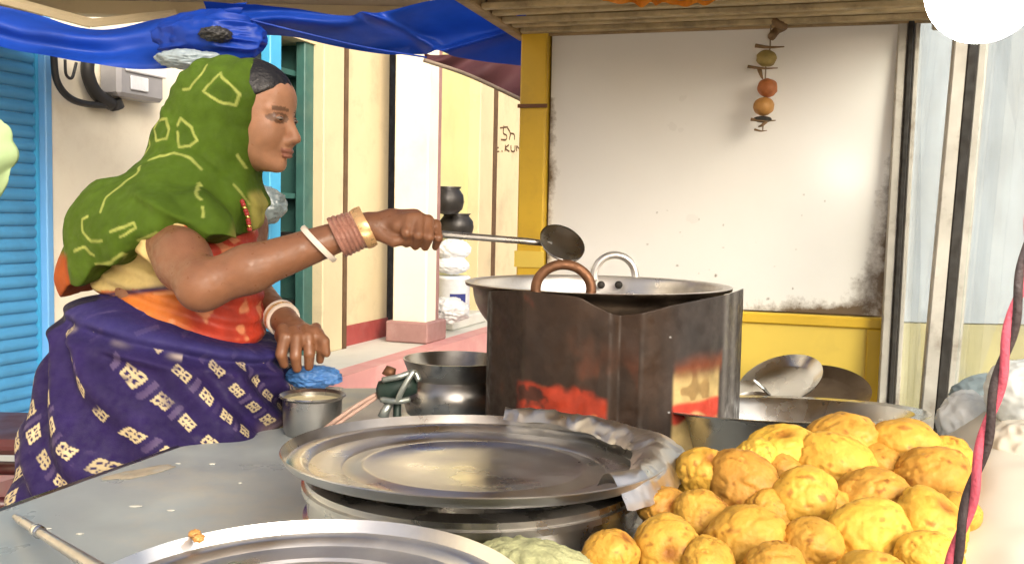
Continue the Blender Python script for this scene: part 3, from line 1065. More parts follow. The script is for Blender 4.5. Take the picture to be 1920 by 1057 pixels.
oc = mk('orange_bunting', ruled([P(1130, -14, 2.05), P(1240, -12, 2.04), P(1350, -14, 2.03)], [P(1130, 2, 2.05), P(1200, 10, 2.04), P(1240, 7, 2.04), P(1290, 11, 2.03), P(1350, 2, 2.03)], 50, 10,
                                lambda v, u, w: v + np.stack([0 * u, .012 * np.sin(u * 30), .003 * np.sin(u * 40)], 1)), MT['orangecloth'], smooth=True)
tag(oc, 'orange bunting cloth tucked under the plank roof at the top edge', 'bunting')

# backdrop added behind the glass to brighten it; yellow band paints a reflection
wl = thing('glass_backdrop', 'added pale blue backdrop with painted yellow reflection beyond the glass at the right', 'backdrop', (2.4, 3.6, 0))
mk('panel', box(1.36, 4.2, 3.55, 3.6, .93, 2.7), MT['backdrop_pale'], wl)
mk('reflection_band', box(1.36, 4.2, 3.54, 3.61, 0, .926), MT['reflect_yellow'], wl)

# ------------------------------------------------------------------ stove, tin windscreen, kadai
KD = 1.97
kc = P(1120, 540, KD)
KR = 236 * KD / F
kz = kc[2]
kd = thing('frying_pan', 'deep round aluminium frying pan with two ring handles inside the scorched tins', 'pan', (kc[0], kc[1], CZ + .06))
prof = []
for k in range(15):
    a = k / 14 * math.pi / 2
    prof.append((KR * math.sin(a) * .99, kz - .15 * math.cos(a) - .0))
outer = [(r, z) for r, z in prof] + [(KR + .012, kz + .004), (KR + .013, kz + .010), (KR - .004, kz + .010)]
inner = [(r * .975, z + .006) for r, z in prof[::-1]]
v, f = lathe(outer[:-1], 72)
mk('outer_wall', (v + np.array([kc[0], kc[1], 0]), f), MT['steel_soot'], kd, smooth=True)
v, f = lathe(outer[-2:] + inner, 72)
bowl_o = mk('bowl', (v + np.array([kc[0], kc[1], 0]), f), MT['alu'], kd, smooth=True)
v, f = lathe([(0, kz - .055), (KR * .90, kz - .055)], 64)
mk('oil', (v + np.array([kc[0], kc[1], 0]), f), MT['oil'], kd, smooth=True)


def ring_handle(pxc, py0, wpx, hpx, d, m, nm='handle', r=.010):
    c = P(pxc, py0, d)
    w, h = wpx * d / F / 2, hpx * d / F
    t = np.linspace(-.25, math.pi + .25, 36)
    pts = np.stack([c[0] + w * np.cos(t), np.full_like(t, c[1]), c[2] + h * (.28 + .72 * np.sin(t))], 1)
    out = [tube(pts, r, 10)]
    return mk(nm, join(*out), m, kd, smooth=True)


ring_handle(1056, 560, 104, 64, KD - KR + .012, MT['rust'], r=.0095)
ring_handle(1152, 534, 78, 56, KD + KR - .02, MT['alu'], r=.009)
for px in (1127, 1160):
    v, f = ico(2)
    mk('rivet', (v * np.array([.009, .006, .009]) + P(px, 534, KD + KR - .035), f), MT['gasket'], bowl_o, smooth=True)
# fritters frying in the oil
vv, ff = ico(3)
for i in range(7):
    a = i * 2.4
    rr = KR * (.2 + .1 * i)
    rr = min(rr, KR * .72)
    o = mk('fritter', (vv * (1 + .15 * fbm(vv, 2.2, 60 + i))[:, None] * np.array([.032, .032, .022]) + np.array([kc[0] + rr * math.cos(a), kc[1] + rr * math.sin(a), kz - .050]), ff), MT['ochre'], smooth=True)
    tag(o, 'brown fritter floating in the dark oil of the frying pan', 'fritter', 'fritters frying in the pan')

# burner block under the pan
bk = thing('stove', 'low dark iron stove hidden behind the scorched tins under the pan', 'stove', (kc[0], kc[1], CZ))
v, f = lathe([(0, .0), (.16, 0), (.17, .02), (.17, .10), (.13, .12), (.12, .11), (0, .10)], 40)
mk('burner', (v + np.array([kc[0], kc[1], CZ + .001]), f), MT['rust'], bk, smooth=True)
for k in range(3):
    a = k * 2.1 + .4
    mk('pot_rest', tube([(kc[0] + .15 * math.cos(a), kc[1] + .15 * math.sin(a), CZ + .11), (kc[0] + .11 * math.cos(a), kc[1] + .11 * math.sin(a), kz - .128)], .008, 6), MT['rust'], bk)

# windscreen of cut open oil tins standing round the pan
def tin_screen():
    base = [(917, 1.84, 546), (923, 1.78, 545), (985, 1.685, 545), (1085, 1.65, 556), (1118, 1.645, 574), (1146, 1.64, 588), (1162, 1.652, 592), (1205, 1.64, 586), (1260, 1.665, 572), (1330, 1.715, 558), (1362, 1.76, 552), (1386, 1.84, 544), (1392, 1.97, 540)]
    px = np.array([b[0] for b in base], float)
    s = np.linspace(917, 1392, 260)
    dd = np.interp(s, px, [b[1] for b in base])
    ty = np.interp(s, px, [b[2] for b in base])
    # soften the fold lines a little
    k = np.ones(5) / 5
    dd2 = np.convolve(np.pad(dd, 2, mode='edge'), k, 'valid')
    ty2 = np.convolve(np.pad(ty, 4, mode='edge'), np.ones(9) / 9, 'valid')
    nv = 120
    V, C = [], []
    for j in range(nv):
        t = j / (nv - 1)
        for i in range(len(s)):
            tp = P(s[i], ty2[i], dd2[i])
            V.append((tp[0], tp[1], (CZ + .02) * t + tp[2] * (1 - t)))
    V = np.array(V)
    V[:, 1] += .004 * fbm(V, 9, 4) + .0025 * vnoise(V, 25, 6)
    # colour: burnt steel, remains of printing on the old tins
    S = np.tile(s, nv)
    T = np.repeat(np.linspace(0, 1, nv), len(s))
    n1 = fbm(V, 12, 31, 4)
    n2 = fbm(V * np.array([1, 1, .35]), 40, 33, 3)
    base = np.array([.028, .0155, .009])
    col = base * (1 + .5 * n1 + .5 * n2)[:, None].clip(.25, 2.2)
    grey = smooth01(S, 1230, 1300) * .5 + .05
    col = col * (1 - grey)[:, None] + np.array([.042, .043, .045]) * grey[:, None] * (1 + .4 * n2)[:, None]
    rustm = smooth01(n1 + .4 * n2, .1, .5) * smooth01(T, .1, .5) * (S < 1200)
    col = col * (1 - .5 * rustm[:, None]) + np.array([.13, .035, .015]) * .5 * rustm[:, None]
    # red print, left tin
    n3 = fbm(V, 26, 37, 4)
    m = smooth01(S, 972, 984) * smooth01(1148 - S, 2, 10) * smooth01(T + .05 * n3 + .03 * n1, .49, .53) * (1 - .9 * smooth01(n3 + .5 * n1, .02, .22))
    col = col * (1 - m[:, None]) + (np.array([.30, .036, .016]) * (1 + .7 * n2 + .3 * n1)[:, None].clip(.15, 2)) * m[:, None]
    m2 = smooth01(S, 975, 985) * smooth01(1015 - S, 2, 12) * smooth01(n2 + n1, .1, .6) * (T < .5)
    col = col * (1 - .6 * m2[:, None]) + np.array([.30, .04, .02]) * .6 * m2[:, None]
    yl = m * smooth01(np.abs(vnoise(V, 35, 51)), .55, .8)
    col = col * (1 - .6 * yl[:, None]) + np.array([.55, .22, .08]) * .6 * yl[:, None]
    # rusty corner by the fold
    m = smooth01(S, 1120, 1140) * smooth01(1160 - S, 2, 10) * (T < .55) * smooth01(n2, -.2, .5)
    col = col * (1 - .5 * m[:, None]) + np.array([.22, .11, .03]) * .5 * m[:, None]
    # cream and red label, right tin
    m = smooth01(S, 1262, 1270) * smooth01(1356 - S, 2, 8) * smooth01(T + .07 * n1, .36, .46)
    lab = np.array([.40, .30, .13]) * (1 + .35 * n2)[:, None].clip(.4, 1.6)
    sw = smooth01(T + .03 * n1, .58, .61) * smooth01(.70 + .03 * np.sin(S * .09) - T, 0, .03) * smooth01(n2 + 1.0, .3, .7)
    lab = lab * (1 - sw[:, None]) + np.array([.42, .05, .03]) * sw[:, None]
    br = smooth01(vnoise(V, 45, 77), .2, .5) * (T < .58)
    lab = lab * (1 - .7 * br[:, None]) + np.array([.16, .09, .03]) * .7 * br[:, None]
    col = col * (1 - m[:, None]) + lab * m[:, None]
    m = smooth01(T + .08 * n1, .28, .38) * smooth01(.48 - T, 0, .1) * smooth01(S, 1262, 1275) * (S < 1356)
    col = col * (1 - .6 * m[:, None]) + np.array([.20, .05, .015]) * .6 * m[:, None]
    # bare seam strips
    for x in (1362, 1376):
        m = np.exp(-((S - x) / 5) ** 2)
        col = col * (1 - .7 * m[:, None]) + np.array([.15, .14, .13]) * .7 * m[:, None]
    # sparks of solder
    sp = (vnoise(V, 60, 90) > .95)
    col[sp] = (.30, .30, .30)
    return V, gridfaces(len(s), nv), np.clip(col, .004, 1)


tn = thing('tin_windscreen', 'scorched windscreen of cut oil tins with red and cream print round the frying pan', 'windscreen', (kc[0], kc[1] - .2, CZ))
V, Fc, Cc = tin_screen()
o = mk('sheet', (V, Fc), MT['tin'], tn, smooth=True, col=Cc)
so = o.modifiers.new('thick', 'SOLIDIFY')
so.thickness = .0025
o.location.z += .0
# back half of the screen (away from the camera)
th = np.linspace(.05, 2.0, 60)
bk_v = np.vstack([np.stack([kc[0] + (KR + .03) * np.cos(th), kc[1] + (KR + .01) * np.sin(th), np.full(60, z)], 1) for z in (CZ + .002, kz - .03)])
mk('rear_sheet', (bk_v, gridfaces(60, 2)), MT['steel_soot'], tn, smooth=True)

# turner held over the pan
tu = thing('frying_ladle', 'long handled flat steel skimmer held over the frying pan', 'ladle', P(1050, 460, 1.93))
h0, h1 = P(800, 437, 1.945), P(985, 452, 1.93)
mk('handle', tube([h0 - (h1 - h0) * .22, h0, h1, P(1035, 458, 1.93)], [.0075, .0075, .007, .006], 10), MT['handle'], tu, smooth=True)
v, f = lathe([(0, 0), (.045, .002), (.062, .010), (.064, .016), (.060, .014), (.044, .006), (0, .004)], 40)
R = frame_to(np.array([.18, -.50, .84]))
mk('blade', (v @ R.T * np.array([.72, 1, 1.0]) + P(1052, 466, 1.93), f), MT['steel_dark'], tu, smooth=True)

# ------------------------------------------------------------------ vessels on the counter
def lathe_thing(name, label, cat, c, prof, m, part='body', seg=80, R=None, group=None, parts=()):
    t = thing(name, label, cat, c, group)
    v, f = lathe(prof, seg)
    if R is not None:
        v = v @ R.T
    mk(part, (v + np.asarray(c), f), m, t, smooth=True, sharp=40)
    for nm, pr, mm in parts:
        v, f = lathe(pr, seg)
        if R is not None:
            v = v @ R.T
        mk(nm, (v + np.asarray(c), f), mm, t, smooth=True, sharp=40)
    return t


def dish(r, ring, depth, lip=.012):
    return [(0, 0), (ring * .55, .0), (ring * .80, .0005), (ring * .83, .004), (ring * .86, .0045), (ring * .90, .001), (ring, .0), (ring * 1.02, .003), (r * .86, depth * .35),
            (r * .89, depth * .9), (r * .91, depth), (r * .97, depth * .95), (r * .985, depth * .98 + lip * .5), (r, depth + lip), (r * 1.006, depth + lip * .9), (r * .99, depth + lip * .2), (r * .97, depth * .8), (r * .9, depth * .85), (r * .85, depth * .2), (ring, -.004), (0, -.004)]


lc = P(890, 858, 1.36)
lc[2] = .942
pot1 = lathe_thing('stock_pot', 'shiny banded steel pot under the big tray lid in front of the stove', 'pot', (lc[0], lc[1], CZ + .001),
                   [(0, 0), (.215, 0), (.228, .01), (.232, .04), (.238, .044), (.238, .052), (.232, .056), (.234, .095), (.240, .088), (.240, .096), (.236, .098), (.236, .106), (.20, .106), (.2, .02), (0, .02)], MT['steel'], 'body', 96)
lid1 = lathe_thing('tray_lid', 'large round steel tray with ringed centre covering the banded pot', 'tray', lc, dish(.268, .185, .014), MT['steel_lid'], 'plate', 128, R=frame_to((.008, .035, 1)))
# crumpled foil over the right rim
nu, nv = 140, 26
tt = np.linspace(math.radians(-44), math.radians(80), nu)
V = []
for j in range(nv):
    t = j / (nv - 1)
    rr = .222 + t * (.062 + .012 * np.sin(tt * 3 + 1)) + .004 * np.sin(tt * 9)
    bump_ = np.exp(-((tt - .15) / .22) ** 2) * .022
    rr = rr + t * bump_
    z = .004 + .018 * np.sin(np.pi * min(1, t * 1.15)) * np.ones_like(tt) + .004
    z = z - (.022 * max(0, t - .82) / .18)
    V.append(np.stack([rr * np.cos(tt), rr * np.sin(tt), z + .0 * tt], 1))
V = np.vstack(V)
V[:, 2] += .0035 * (1 - 2 * np.abs(vnoise(V, 22, 3))) + .0022 * (1 - 2 * np.abs(vnoise(V, 60, 4))) + .003
V[:, :2] += (.003 * vnoise(V, 30, 8))[:, None]
fo = mk('foil_sheet', (V + lc + np.array([0, 0, .006]), gridfaces(nu, nv)), MT['foil'], smooth=True, sharp=18)
tag(fo, 'crumpled aluminium foil along the right rim of the big tray lid', 'foil')
fc = P(560, 1120, .87)
fc[2] = .926
pot2 = lathe_thing('stock_pot', 'dull steel pot below the tray at the bottom left corner', 'pot', (fc[0], fc[1], CZ + .001),
                   [(0, 0), (.15, 0), (.165, .02), (.168, .088), (.16, .090), (.15, .08), (0, .02)], MT['steel_dark'], 'body', 64)
lid2 = lathe_thing('tray_lid', 'round steel tray cut off by the bottom edge of the photo', 'tray', fc, dish(.215, .150, .012), MT['steel_lid'], 'plate', 128, R=frame_to((-.01, -.01, 1)))
for k, (px, py) in enumerate(((365, 1000), (372, 1008))):
    v, f = blob(Pz(px, py, fc[2] + .026), (.006, .006, .004), 70 + k, .3, 3)
    o = mk('batter_crumb', (v, f), MT['ochre'], smooth=True)
    tag(o, 'tiny tan batter crumb on the rim of the bottom left tray', 'crumb', 'crumbs on the bottom left tray')

# drips and a dried spill on the bare counter
for k, (px, py, r) in enumerate(((255, 948, .010), (320, 956, .007), (334, 868, .005), (398, 869, .006), (150, 1000, .006), (450, 905, .004), (90, 990, .005))):
    v, f = ico(3)
    v = v * (1 + .3 * fbm(v, 2, 300 + k))[:, None] * np.array([r * .9, r * .6, .0012])
    o = mk('batter_drip', (v + Pz(px, py, CZ + .0012), f), MT['batterdry'], smooth=True)
    tag(o, ('largest pale batter drip in the middle of the bare counter', 'pale batter drip right of the largest drip on the counter', 'small pale drip close to the sari on the counter', 'small pale drip between the sari and the batter pan',
            'pale drip just above the ladle handle on the counter', 'smallest pale drip left of the big tray lid', 'pale drip beside the tip of the ladle handle')[k], 'drip', 'drips on the counter')
v, f = ico(4)
v = v * (1 + .35 * fbm(v * np.array([1, 1, 0]), 2.2, 333))[:, None] * np.array([.060, .024, .0010])
o = mk('dried_spill', (v @ rotz(.9).T + Pz(262, 885, CZ + .001), f), MT['spill'], smooth=True)
tag(o, 'dried tan spill on the counter edge by the sari', 'spill')

# steel rod (ladle handle) lying at the lower left
r0, r1 = Pz(28, 968, CZ + .012), P(215, 1085, 1.00)
rod = mk('ladle_handle', tube([r0, r0 * .92 + r1 * .08, r0 * .7 + r1 * .3, r1, r1 + (r1 - r0) * .3], [.004, .006, .0062, .0085, .0085], 14), MT['handle'], smooth=True)
tag(rod, 'round steel ladle handle sticking up at the lower left corner', 'ladle')
mk('collar', tube([r0 * .73 + r1 * .27, r0 * .68 + r1 * .32], .0088, 14), MT['steel'], rod, smooth=True)

# netted bundle between the trays
nc = P(985, 1095, 1.03)
bn = thing('cloth_bundle', 'pale green gathered cloth bundle between the bottom left tray and the snacks', 'bundle', (nc[0], nc[1], CZ))
v, f = ico(5)
az_ = np.arctan2(v[:, 1], v[:, 0])
pl_ = 1 - 2 * np.abs(np.sin(az_ * 7 + 2.2 * vnoise(v, 2.5, 7)))
vb = v * (1 + .05 * fbm(v, 2.5, 5) + .035 * pl_ * smooth01(np.hypot(v[:, 0], v[:, 1]), .1, .5) + .02 * (1 - 2 * np.abs(vnoise(v, 6, 17))))[:, None] * np.array([.095, .08, .078])
mk('cloth', (vb + np.array([nc[0], nc[1], .872]), f), MT['net'], bn, smooth=True)

# steel basin behind the snacks
bc = P(1474, 806, 1.78)
lathe_thing('steel_basin', 'wide steel basin with flat lip behind the heap of fried snacks', 'basin', (bc[0], bc[1], CZ + .018),
            [(0, 0), (.16, 0), (.19, .02), (.215, .085), (.225, .098), (.250, .101), (.2515, .104), (.224, .102), (.210, .088), (.185, .026), (0, .006)], MT['steel'], 'bowl', 96, R=frame_to((-.01, .10, 1)))
v, f = lathe([(0, 0), (.12, 0), (.13, .018), (0, .018)], 40)
o = mk('basin_stand', (v + np.array([bc[0], bc[1], CZ + .001]), f), MT['steel_soot'], smooth=True, sharp=40)
tag(o, 'low sooty ring stand under the wide steel basin', 'stand')

# handi pot behind the lid, at the left of the stove
hc = P(853, 672, 2.12)
hz = hc[2]
lathe_thing('handi_pot', 'round bellied brown steel pot with flared rim left of the stove', 'pot', (hc[0], hc[1], CZ + .001),
            [(0, 0), (.07, .0), (.105, .03), (.116, .065), (.108, .095), (.090, .112), (.086, hz - CZ - .055), (.096, hz - CZ - .045), (.110, hz - CZ - .012), (.114, hz - CZ), (.110, hz - CZ), (.092, hz - CZ - .045), (.08, hz - CZ - .06), (0, .02)], MT['steel_dark'], 'body', 72)

# batter pan near the left hand
bp = P(586, 742, 2.02)
lathe_thing('batter_pan', 'cream rimmed steel pan of yellow batter beside her left hand', 'pan', (bp[0], bp[1], CZ + .001),
            [(0, 0), (.056, 0), (.060, .01), (.062, bp[2] - CZ - .006), (.070, bp[2] - CZ), (.068, bp[2] - CZ + .003), (.060, bp[2] - CZ - .003), (.058, .03), (0, .03)], MT['steel_dark'], 'body', 56,
            parts=(('batter', [(0, bp[2] - CZ - .010), (.0595, bp[2] - CZ - .010)], MT['batter']),))
v, f = blob((0, 0, 0), (.062, .035, .024), 41, .3)
o = mk('blue_bag', (v + P(585, 706, 2.20), f), MT['bluebag'], smooth=True)
tag(o, 'crumpled blue plastic bag behind the batter pan under her hand', 'bag')
v, f = box(-.06, .06, -.05, .05, 0, 1, .006)
q = P(585, 722, 2.20)
o = mk('cardboard_box', (v * np.array([1, 1, q[2] - .012 - CZ]) + np.array([q[0], q[1], CZ + .001]), f), MT['paper'])
tag(o, 'small cream cardboard box under the blue plastic bag', 'box')

# gas valve with hose
vc = P(745, 730, 1.90)
gv = thing('gas_valve', 'dark green and grey gas burner valve with hose left of the round pot', 'valve', (vc[0], vc[1], CZ))
px2m = 1.90 / F


def vp(px, py, dd=0.0):
    return P(px, py, 1.90 + dd)


mk('body', tube([vp(708, 738), vp(716, 736), vp(760, 722), vp(782, 722)], [.012, .024, .023, .016], 14), MT['greenblack'], gv, smooth=True)
mk('lever', tube(spline([vp(776, 694, -.03), vp(765, 712, -.035), vp(752, 735, -.035), vp(745, 752, -.03)], 14), [.006] * 14, 8), MT['valve'], gv, smooth=True)
mk('arm', tube(spline([vp(718, 712, -.02), vp(748, 706, -.03), vp(776, 698, -.02), vp(786, 714, -.02)], 14), .006, 8), MT['valve'], gv, smooth=True)
mk('arm', tube(spline([vp(714, 748, -.02), vp(745, 752, -.03), vp(768, 748, -.02)], 12), .006, 8), MT['valve'], gv, smooth=True)
mk('foot', tube([vp(734, 750, -.01), vp(722, 770, -.01), vp(718, 782, -.01)], [.008, .009, .011], 8), MT['valve'], gv, smooth=True)
mk('knob', tube([vp(728, 704), vp(734, 688)], [.014, .010], 12), MT['rust'], gv, smooth=True)
mk('support', tube([vp(745, 738), np.array([vc[0], vc[1], CZ])], .008, 8), MT['greenblack'], gv, smooth=True)
for off in (-5, 5):
    mk('hose', tube(spline([vp(708, 740 + off * .6), vp(670, 764 + off, -.02), vp(630, 792 + off, -.05), vp(590, 822 + off, -.1), vp(540, 850 + off, -.10)], 26), .0042, 8), MT['hose'], gv, smooth=True)
cl = mk('lit_counter_patch', ruled([Pz(615, 800, CZ + .004), Pz(650, 770, CZ + .004), Pz(720, 742, CZ + .004)], [Pz(640, 840, CZ + .004), Pz(700, 815, CZ + .004), Pz(760, 775, CZ + .004)], 40, 20,
                             lambda v, u, w: v + np.stack([0 * u, 0 * u, .006 * (1 + vnoise(v, 18, 3))], 1)), MT['paper'], smooth=True)
tag(cl, 'cream patch painting the lit far counter beneath the gas hose', 'cloth')  # cream sheet stands in for the lit far part of the counter

# leaning plates by the yellow panel
def lean_plate(name, label, cat, px, py, d, r, nrm, m, prof, part='plate'):
    c = P(px, py, d)
    R = frame_to(nrm)
    t = thing(name, label, cat, c)
    v, f = lathe(prof, 56)
    mk(part, (v @ R.T + c, f), m, t, smooth=True, sharp=40)
    return t


PL = lambda r: [(0, 0), (r * .70, 0), (r * .74, .002), (r * .97, .014), (r, .016), (r * .985, .012), (r * .74, -.002), (0, -.002)]
lean_plate('leaning_plate', 'steel plate with dark centre leaning lowest against the yellow panel', 'plate', 1530, 742, 2.16, .115, (-.15, -.32, .95), MT['steel_soot'], PL(.118))
lean_plate('leaning_plate', 'bright steel bowl lid tipped up beside the tin screen', 'plate', 1466, 722, 2.13, .10, (-.42, -.30, .85), MT['steel'], PL(.095))
lean_plate('serving_spoon', 'round steel ladle bowl lying between the tin screen and plates', 'ladle', 1410, 748, 2.05, .05, (-.2, -.2, .95), MT['steel'],
           [(0, -.02), (.02, -.018), (.035, -.01), (.042, 0), (.040, 0), (.033, -.008), (.018, -.015), (0, -.017)], 'bowl')
sp = bpy.data.objects['serving_spoon']
mk('stem', tube([P(1412, 712, 2.03), P(1432, 728, 2.05), P(1448, 748, 2.06)], .004, 8), MT['steel'], sp, smooth=True)

# ------------------------------------------------------------------ garland hanging before the board
gd = 2.30
gl = thing('hanging_charm', 'string of dried lemon, chilli and beads hanging before the white board', 'charm', P(1432, 245, gd))
mk('string', tube([P(1446, 20, gd), P(1444, 90, gd), P(1436, 120, gd), P(1434, 165, gd), P(1430, 245, gd)], .0018, 6), MT['thread'], gl)
v, f = ico(3)
for nm, px, py, rr, m in (('lemon', 1437, 110, (.024, .022, .020), 'lemon'), ('bead', 1439, 165, (.024, .022, .022), 'orangeball'), ('bead', 1432, 200, (.025, .022, .022), 'ochre'), ('charcoal_piece', 1430, 224, (.022, .014, .008), 'charcoal')):
    mk(nm, (v * (1 + .06 * vnoise(v, 3, int(py)))[:, None] * np.array(rr) + P(px, py, gd), f), MT[m], gl, smooth=True)
for (a, b, w) in (((1416, 86), (1470, 88), .005), ((1402, 125), (1458, 128), .004), ((1424, 130), (1430, 148), .006), ((1408, 224), (1454, 226), .004), ((1436, 228), (1422, 238), .005), ((1415, 243), (1438, 245), .003)):
    mk('chilli', tube(spline([P(*a, gd), P((a[0] + b[0]) / 2, (a[1] + b[1]) / 2 + 2, gd - .01), P(*b, gd)], 10), np.linspace(w, w * .3, 10), 8), MT['chilli'], gl, smooth=True)
mk('ribbon_knot', tube(spline([P(1447, 35, gd), P(1458, 45, gd - .02), P(1470, 50, gd - .01), P(1456, 58, gd), P(1446, 70, gd - .01)], 20), [.010] * 20, 8), MT['chilli'], gl, smooth=True)

# ------------------------------------------------------------------ bulb at the top right
bb = P(1842, -22, .80)
lb = thing('light_bulb', 'round milky white light bulb hanging at the top right corner', 'bulb', bb)
v, f = lathe([(0, -.045)] + [(.045 * math.sin(a), -.045 * math.cos(a)) for a in np.linspace(.1, 2.2, 20)] + [(.030, .042), (.026, .06), (.0, .06)], 48)
mk('globe', (v + bb, f), MT['bulb'], lb, smooth=True)
v, f = lathe([(0, .061), (.03, .061), (.031, .10), (.018, .11), (.018, .14), (0, .14)], 32)
mk('cap', (v + bb, f), MT['bulbbase'], lb, smooth=True)
mk('cord', tube([bb + np.array([0, 0, .14]), np.array([bb[0], bb[1], RZ + .07])], .004, 8), MT['cable'], lb)

# ------------------------------------------------------------------ twisted rope, bags and paper at the right
rp = thing('twisted_rope', 'pink and black twisted rope hanging down the right edge', 'rope', P(1785, 1070, .82))
path = spline([P(1945, 330, .86), P(1925, 480, .85), P(1890, 640, .84), P(1855, 790, .83), P(1820, 930, .82), P(1785, 1065, .81), P(1760, 1180, .80)], 160)
sarc = np.concatenate([[0], np.cumsum(np.linalg.norm(np.diff(path, axis=0), axis=1))])
for k, mm in ((0, 'pinkrope'), (1, 'blackrope')):
    ph = sarc / .105 * 2 * math.pi + k * math.pi + .6
    off = np.stack([np.cos(ph), np.sin(ph), 0 * ph], 1) * .0030
    mk('strand', tube(path + off, .0039, 10), MT[mm], rp, smooth=True)
mk('hook', tube([path[0], path[0] + np.array([0, 0, .4])], .004, 6), MT['blackrope'], rp)

ps = mk('paper_sheet', ruled([P(1775, 800, 1.62), P(1860, 770, 1.55), P(1990, 830, 1.4)], [P(1800, 1130, 1.05), P(1900, 1140, 1.02), P(2050, 1150, 1.0)], 60, 60,
                             lambda v, u, w: v + np.stack([0 * u, 0 * u, .018 * fbm(v, 6, 3) - .0 * u], 1)), MT['paper'], smooth=True)
tag(ps, 'cream wrapping paper spread at the right beside the snacks', 'paper')
for k, (px, py, d, r, mm, lab) in enumerate(((1812, 790, 1.60, (.045, .04, .05), 'plasticbag', 'white plastic bag puffed up behind the snacks at right'),
                                            (1850, 745, 1.72, (.06, .05, .04), 'greyplastic', 'grey blue plastic bundle behind the rope at right'),
                                            (1912, 735, 1.50, (.05, .04, .05), 'plasticbag', 'pale plastic bag at the far right edge'),
                                            (1915, 850, 1.42, (.05, .05, .05), 'paper', 'cream paper packet at the right edge below the bags'))):
    o = mk('plastic_bag' if k != 3 else 'paper_packet', blob(P(px, py, d), r, 80 + k, .12, 4, 2.0), MT[mm], smooth=True)
    tag(o, lab, 'bag' if k != 3 else 'packet')

# ------------------------------------------------------------------ heap of fried snacks
def pakora_mesh(i):
    v, f = ico(4)
    s = 200 + i * 11
    d = .13 * fbm(v, 1.3, s, 2) + .040 * fbm(v, 3.4, s + 3, 2) + .012 * (1 - 2 * np.abs(vnoise(v, 6, s + 5))) + .010 * vnoise(v, 14, s + 6)
    # a pinched nub and a shallow pit
    nub = rng.normal(size=3)
    nub /= np.linalg.norm(nub)
    d += .16 * np.exp(-((1 - v @ nub) / .03)) * (i % 3 == 0)
    pit = rng.normal(size=3)
    pit /= np.linalg.norm(pit)
    pd = np.exp(-((1 - v @ pit) / .05))
    d -= .12 * pd
    # seams where the batter folded
    ridge = np.abs(fbm(v, 1.9, s + 20, 2))
    d -= .055 * np.exp(-(ridge / .06) ** 2)
    sc = np.array([1.0, 1.0, .84]) * (1 + .08 * rng.normal(size=3))
    w = v * (1 + d)[:, None] * sc * .047
    base = np.array([.59, .335, .048])
    n = fbm(v, 3, s + 40, 3)
    col = base * (1 + .18 * n[:, None])
    pale = smooth01(fbm(v, 2, s + 50), .15, .6)[:, None]
    col = col * (1 - .35 * pale) + np.array([.64, .40, .09]) * .35 * pale
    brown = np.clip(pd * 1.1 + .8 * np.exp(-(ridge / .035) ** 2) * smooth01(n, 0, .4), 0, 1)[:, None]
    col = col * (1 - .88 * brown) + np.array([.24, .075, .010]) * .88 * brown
    sp = smooth01(vnoise(v, 5, s + 60), .60, .78)[:, None]
    col = col * (1 - .7 * sp) + np.array([.22, .07, .01]) * .7 * sp
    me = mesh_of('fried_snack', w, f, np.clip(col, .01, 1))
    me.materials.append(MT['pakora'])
    return me


PM = [pakora_mesh(i) for i in range(12)]
#  px, py, relative size, label (what sets it apart)
PK = [(1572, 832, 1.02, 'golden fried snack topping the heap, left of its two highest'), (1692, 840, 1.08, 'golden fried snack topping the heap, right of its two highest, with a brown patch'),
      (1772, 862, .72, 'small pale snack tucked behind the top right of the heap'), (1470, 850, .9, 'lumpy fried snack at the top left shoulder of the heap, before the basin'),
      (1566, 872, .98, 'smooth pale snack just below the left topmost one'), (1648, 880, .82, 'half hidden snack with a dark speck in the upper middle of the heap'),
      (1745, 897, 1.08, 'large tilted snack with a brown mark at the right side of the heap'), (1418, 862, .62, 'small rounded snack peeking out at the upper left of the heap'),
      (1318, 888, .82, 'rough snack at the far upper left of the heap beside the foil'), (1390, 906, 1.06, 'long frilly edged snack leaning at the left of the heap'),
      (1465, 888, .70, 'snack wedged behind the frilly one in the upper left'), (1508, 938, 1.00, 'round snack with a brown star mark in the centre of the heap'),
      (1630, 930, .94, 'blocky pale snack right of the star marked one'), (1240, 948, .72, 'angular small snack at the far left edge of the heap'),
      (1312, 968, .80, 'drooping snack between the angular one and the frilly one'), (1745, 982, .98, 'plain rounded snack at the lower right side of the heap'),
      (1628, 1005, 1.12, 'big pale snack with a green dark speck near the bottom middle'), (1398, 1012, 1.08, 'large snack with a burnt brown left side at the bottom'),
      (1516, 1022, .92, 'round snack with a soft brown dimple at the bottom middle'), (1252, 1026, .92, 'dim snack low at the bottom left of the heap'),
      (1143, 1040, .78, 'pointed snack lying apart at the bottom left beside the netted bundle'), (1742, 1046, .86, 'snack cut by the bottom edge at the lower right'),
      (1440, 962, .74, 'shaded snack in the gap below the frilly one'), (1560, 960, .66, 'shaded snack in the gap left of the blocky one'),
      (1690, 955, .66, 'shaded snack in the gap under the large tilted one'), (1330, 1055, .80, 'snack at the bottom edge left of the burnt one'),
      (1455, 1068, .82, 'snack cut by the bottom edge under the dimpled one'), (1640, 1085, .92, 'snack cut by the bottom edge under the green specked one'),
      (1795, 960, .60, 'small snack at the extreme right of the heap by the rope')]


def pk_depth(py):
    return 1.09 + (1045 - py) / 235 * .36


